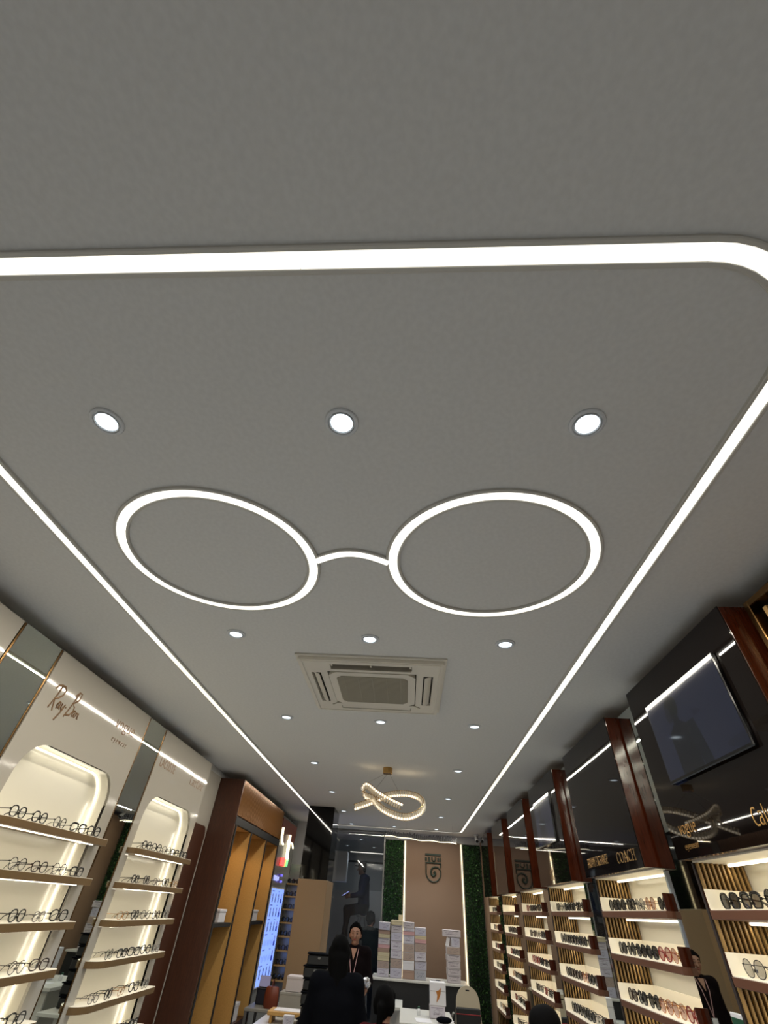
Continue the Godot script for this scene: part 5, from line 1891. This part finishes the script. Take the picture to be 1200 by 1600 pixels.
func person(label: String, at: Vector3, turn: float, tall: float, j: Dictionary, top: Material, legs: Material, hairstyle: String, fine := 0.018) -> Node3D:
	var o := thing("person", label, "person", at, turn)
	o.scale = Vector3.ONE * tall / 1.65
	var hip: Vector3 = j.hip
	var chest: Vector3 = j.chest
	var neck: Vector3 = j.neck
	var head: Vector3 = j.head
	var across: Vector3 = (j.sh[1] - j.sh[0]).normalized()
	var torso := [[chest - across * 0.07, hip - across * 0.05, 0.095, 0.095], [chest + across * 0.07, hip + across * 0.05, 0.095, 0.095], [chest, hip, 0.1, 0.1], [neck - (neck - chest) * 0.2, chest, 0.07, 0.1], [j.sh[0], neck - (neck - chest) * 0.25, 0.052, 0.055], [j.sh[1], neck - (neck - chest) * 0.25, 0.052, 0.055]]
	var arms := []
	var legb := []
	for s in 2:
		arms.append([j.sh[s], j.el[s], 0.05, 0.04])
		arms.append([j.el[s], j.wr[s], 0.039, 0.026])
		legb.append([j.th[s], j.kn[s], 0.085, 0.055])
		legb.append([j.kn[s], j.an[s], 0.054, 0.036])
	var feet := []
	for s in 2:
		feet.append([j.an[s] + Vector3(0, -0.035, -0.01), j.toe[s], 0.04, 0.03])
	var body := MB.new()
	var nb := [[neck - (neck - chest) * 0.25, head - Vector3(0, 0.06, 0.015), 0.05, 0.047]]
	blob(body, torso + arms + legb + feet + nb, fine * 1.15, 0.03)
	# head on a finer grid: skull, jaw, nose, ears, brow
	var H := head
	var hb := [[H + Vector3(0, 0.045, -0.02), H + Vector3(0, 0.035, 0.01), 0.078, 0.074], [H + Vector3(0, -0.02, 0.02), H + Vector3(0, -0.07, 0.045), 0.062, 0.03], [H + Vector3(0, 0.018, 0.083), H + Vector3(0, -0.018, 0.1), 0.008, 0.0125],
		[H + Vector3(-0.03, -0.01, 0.05), H + Vector3(-0.03, -0.03, 0.05), 0.03, 0.022], [H + Vector3(0.03, -0.01, 0.05), H + Vector3(0.03, -0.03, 0.05), 0.03, 0.022],
		[H + Vector3(-0.03, 0.035, 0.072), H + Vector3(0.03, 0.035, 0.072), 0.012, 0.012],
		[H + Vector3(-0.078, 0.012, -0.008), H + Vector3(-0.074, -0.02, 0.0), 0.013, 0.009], [H + Vector3(0.078, 0.012, -0.008), H + Vector3(0.074, -0.02, 0.0), 0.013, 0.009],
		[H + Vector3(0, -0.03, 0.0), neck + Vector3(0, 0.0, 0.0), 0.048, 0.05]]
	blob(body, hb, 0.0075, 0.018)
	for s in 2:
		var dirv: Vector3 = (j.wr[s] - j.el[s]).normalized()
		var ax := Vector3.DOWN.cross(dirv)
		var rot := Basis() if ax.length() < 0.01 else Basis(ax.normalized(), Vector3.DOWN.angle_to(dirv))
		blob(body, hand_bones(-1.0 if s == 0 else 1.0), 0.0055, 0.006, Transform3D(rot, j.wr[s]))
	part("body", body, M.skin, o)
	# clothing over the body
	var sh := MB.new()
	var fat := []
	for b in torso:
		fat.append([b[0], b[1], b[2] + 0.018, b[3] + 0.02])
	for b in arms:
		fat.append([b[0], b[1].lerp(b[0], 0.04), b[2] + 0.014, b[3] + 0.014])
	fat.append([hip - across * 0.05, hip - across * 0.05 - Vector3(0, 0.06, 0), 0.115, 0.115])
	fat.append([hip + across * 0.05, hip + across * 0.05 - Vector3(0, 0.06, 0), 0.115, 0.115])
	blob(sh, fat, fine, 0.035)
	part("top", sh, top, o)
	var tr := MB.new()
	fat = []
	for b in legb:
		fat.append([b[0], b[1], b[2] + 0.013, b[3] + 0.014])
	fat.append([j.th[0], j.th[1], 0.1, 0.1])
	blob(tr, fat, fine * 1.1, 0.03)
	part("trousers", tr, legs, o)
	for s in 2:
		var shoe := MB.new()
		blob(shoe, [[j.an[s] + Vector3(0, -0.03, -0.015), j.toe[s] + Vector3(0, 0.003, 0.01), 0.046, 0.036]], 0.012, 0.01)
		part("shoe", shoe, M.black_matte, o)
	# hair
	var hm := MB.new()
	var hairb := [[H + Vector3(0, 0.058, -0.022), H + Vector3(0, 0.055, 0.004), 0.079, 0.076], [H + Vector3(-0.05, 0.02, -0.03), H + Vector3(0.05, 0.02, -0.03), 0.045, 0.045], [H + Vector3(0, -0.03, -0.05), H + Vector3(0, 0.0, -0.05), 0.045, 0.05]]
	var cuts := [[Vector3(0, 0.45, -1).normalized(), H + Vector3(0, 0.03, 0.055)]]
	if hairstyle == "long":
		hairb.append([H + Vector3(-0.045, -0.02, -0.05), H + Vector3(-0.03, -0.24, -0.085), 0.042, 0.03])
		hairb.append([H + Vector3(0.045, -0.02, -0.05), H + Vector3(0.03, -0.24, -0.085), 0.042, 0.03])
		hairb.append([H + Vector3(0, -0.02, -0.06), H + Vector3(0, -0.26, -0.1), 0.055, 0.03])
		hairb.append([H + Vector3(-0.08, 0.03, 0.0), H + Vector3(-0.07, -0.1, -0.03), 0.02, 0.018])
		hairb.append([H + Vector3(0.08, 0.03, 0.0), H + Vector3(0.07, -0.1, -0.03), 0.02, 0.018])
	elif hairstyle == "tied":
		hairb.append([H + Vector3(-0.07, 0.03, -0.02), H + Vector3(-0.066, -0.03, -0.04), 0.016, 0.018])
		hairb.append([H + Vector3(0.07, 0.03, -0.02), H + Vector3(0.066, -0.03, -0.04), 0.016, 0.018])
		hairb.append([H + Vector3(0, 0.01, -0.1), H + Vector3(0.02, -0.16, -0.1), 0.03, 0.018])
		hairb.append([H + Vector3(-0.01, 0.118, 0.03), H + Vector3(-0.064, 0.075, 0.03), 0.02, 0.017])
		hairb.append([H + Vector3(0.01, 0.118, 0.03), H + Vector3(0.064, 0.075, 0.03), 0.02, 0.017])
		hairb.append([H + Vector3(-0.066, 0.07, 0.025), H + Vector3(-0.076, -0.03, -0.02), 0.015, 0.014])
		hairb.append([H + Vector3(0.066, 0.07, 0.025), H + Vector3(0.076, -0.03, -0.02), 0.015, 0.014])
		cuts = [[Vector3(0, 0.9, -1).normalized(), H + Vector3(0, 0.075, 0.062)]]
	blob(hm, hairb, 0.009, 0.02, Transform3D(), cuts)
	part("hair", hm, M.hair, o)
	# face
	for s in [-1.0, 1.0]:
		var e := MB.new()
		blob(e, [[H + Vector3(s * 0.032, 0.018, 0.078), H + Vector3(s * 0.028, 0.018, 0.079), 0.0065, 0.0065]], 0.004, 0.003)
		part("eye", e, M.eye, o)
		var br := MB.new()
		br.tube([H + Vector3(s * 0.014, 0.04, 0.087), H + Vector3(s * 0.03, 0.046, 0.084), H + Vector3(s * 0.048, 0.04, 0.072)], [0.003, 0.004, 0.002], 5)
		part("eyebrow", br, M.hair, o)
	var mo := MB.new()
	mo.tube([H + Vector3(-0.022, -0.044, 0.074), H + Vector3(-0.008, -0.04, 0.083), H + Vector3(0.008, -0.04, 0.083), H + Vector3(0.022, -0.044, 0.074)], [0.002, 0.005, 0.005, 0.002], 6)
	part("mouth", mo, M.lips, o)
	return o

func build_people() -> void:
	# customer with her back to the camera
	var j := stand()
	j.el = [Vector3(-0.24, 1.1, 0.02), Vector3(0.24, 1.1, 0.02)]
	j.wr = [Vector3(-0.2, 0.95, 0.2), Vector3(0.2, 0.95, 0.2)]
	person("customer in a dark coat with long black hair, back turned, facing the assistant", Vector3(-0.55, 0, -5.2), PI + 0.1, 1.565, j, M.cloth_black, M.cloth_dark, "long", 0.016)
	# shop assistant facing the camera, with a lanyard
	j = stand()
	j.head = Vector3(0.0, 1.53, 0.02)
	j.el = [Vector3(-0.21, 1.08, -0.02), Vector3(0.22, 1.1, 0.0)]
	j.wr = [Vector3(-0.2, 0.86, 0.08), Vector3(0.2, 1.05, 0.2)]
	var w := person("shop assistant in dark shirt with lanyard and name card, facing the customer", Vector3(-0.672, 0, -8.2), 0.0, 1.6, j, M.cloth_brown, M.cloth_dark, "tied", 0.016)
	var ly := MB.new()
	for s in [-1.0, 1.0]:
		ly.tube([Vector3(s * 0.06, 1.4, 0.06), Vector3(s * 0.045, 1.3, 0.118), Vector3(s * 0.01, 1.12, 0.126), Vector3(0, 1.07, 0.128)], 0.004, 5)
	part("lanyard", ly, M.carton_pink, w)
	var nc := MB.new()
	nc.box(Vector3(0, 1.03, 0.13), Vector3(0.065, 0.08, 0.004), 0.001)
	part("name_card", nc, M.paper, w)
	var nk := MB.new()
	nk.tri(Vector3(-0.04, 1.405, 0.075), Vector3(0, 1.29, 0.127), Vector3(0.04, 1.405, 0.075))
	part("open_collar", nk, M.skin, w)
	var fp := MB.new()
	var fr := RandomNumberGenerator.new()
	fr.seed = 5
	var rings := []
	for a in 9:
		var ring := []
		for k in 12:
			var th := TAU * k / 12
			var ph := PI * a / 8.0
			var rad := 0.062 * (1.0 + fr.randf_range(-0.22, 0.15)) if a > 0 and a < 8 else 0.062
			ring.append(Vector3(-0.475, 1.075, -7.93) + Vector3(cos(th) * sin(ph), cos(ph) * 0.8, sin(th) * sin(ph)) * rad)
		rings.append(ring)
	for a in 8:
		for k in 12:
			fp.quad(rings[a][k], rings[a][(k + 1) % 12], rings[a + 1][(k + 1) % 12], rings[a + 1][k])
	solo("foil_parcel", fp, M.foil, "crumpled silver foil parcel in the hand of the shop assistant", "parcel", Vector3(-0.475, 1.025, -7.93))
	# shorter person in maroon next to the customer
	j = stand()
	person("shorter person in maroon with black hair beside the customer, back turned", Vector3(-0.135, 0, -4.55), PI - 0.3, 1.355, j, M.cloth_maroon, M.cloth_dark, "tied", 0.018)
	# person whose head shows in front of the lettered bay
	j = stand()
	person("black-haired person in purple standing in front of the display bays", Vector3(0.69, 0, -3.25), PI + 0.9, 1.445, j, M.cloth_purple, M.cloth_dark, "short", 0.018)
	# man in a dark olive jacket by the ladder
	j = stand()
	person("man in a dark olive jacket standing beside the ladder", Vector3(-0.69, 0, -11.75), PI - 0.5, 1.72, j, M.cloth_olive, M.cloth_dark, "short", 0.02)
	# man on the ladder with a tablet
	j = stand()
	j.th = [Vector3(-0.085, 0.88, 0), Vector3(0.085, 0.88, 0)]
	j.kn = [Vector3(-0.11, 0.84, 0.36), Vector3(0.11, 0.8, 0.34)]
	j.an = [Vector3(-0.1, 0.45, 0.34), Vector3(0.1, 0.42, 0.4)]
	j.toe = [Vector3(-0.1, 0.39, 0.5), Vector3(0.1, 0.36, 0.55)]
	j.hip = Vector3(0, 0.92, 0)
	j.chest = Vector3(0, 1.26, 0.02)
	j.neck = Vector3(0, 1.41, 0.04)
	j.head = Vector3(0, 1.53, 0.09)
	j.el = [Vector3(-0.2, 1.1, 0.08), Vector3(0.2, 1.1, 0.08)]
	j.wr = [Vector3(-0.1, 1.06, 0.3), Vector3(0.1, 1.06, 0.3)]
	var lx := -0.935
	var lz := -12.92
	var m := person("man in a blue jacket and cap sitting on the ladder with a tablet", Vector3(lx, 0.89, lz), -1.35, 1.65, j, M.cloth_blue, M.cloth_dark, "short", 0.02)
	var cap := MB.new()
	blob(cap, [[Vector3(0, 1.6, 0.07), Vector3(0, 1.6, 0.1), 0.088, 0.082]], 0.012, 0.01, Transform3D(), [[Vector3(0, 1, -0.1).normalized(), Vector3(0, 1.585, 0.09)]])
	cap.box(Vector3(0, 1.588, 0.21), Vector3(0.13, 0.01, 0.1), 0.004)
	part("cap", cap, M.cloth_dark, m)
	var bd := Basis(Vector3.UP, -1.35)
	var tp := Vector3(lx, 0.89, lz) + bd * Vector3(0, 1.085, 0.42)
	var tb := thing("tablet", "glowing tablet in the hands of the man on the ladder", "tablet", tp, -1.35)
	var tm := MB.new()
	tm.box(Vector3.ZERO, Vector3(0.26, 0.012, 0.18), 0.004, Basis(Vector3.RIGHT, 0.5))
	part("case", tm, M.tv_black, tb)
	var ts := MB.new()
	ts.box(Vector3(0, 0.007, -0.003), Vector3(0.24, 0.003, 0.16), 0.0, Basis(Vector3.RIGHT, 0.5))
	part("screen", ts, M.tablet_glow, tb)
	# step ladder
	var l := thing("step_ladder", "aluminium step ladder behind the glass partition", "ladder", Vector3(lx, 0, lz), -1.35)
	for s in [-1.0, 1.0]:
		var r := MB.new()
		r.tube([Vector3(s * 0.24, 0, 0.45), Vector3(s * 0.17, 1.62, 0.06)], 0.02, 4)
		part("front_rail", r, M.aluminium, l)
		var q := MB.new()
		q.tube([Vector3(s * 0.24, 0, -0.45), Vector3(s * 0.17, 1.62, -0.06)], 0.016, 4)
		part("rear_rail", q, M.aluminium, l)
	for k in 5:
		var st := MB.new()
		var u := (k + 1) / 6.0
		st.box(Vector3(0, 1.62 * u, lerpf(0.45, 0.06, u)), Vector3(lerpf(0.47, 0.34, u), 0.02, 0.09), 0.003)
		part("step", st, M.aluminium, l)
	var pl := MB.new()
	pl.box(Vector3(0, 1.63, 0), Vector3(0.38, 0.025, 0.24), 0.005)
	part("top_step", pl, M.aluminium, l)
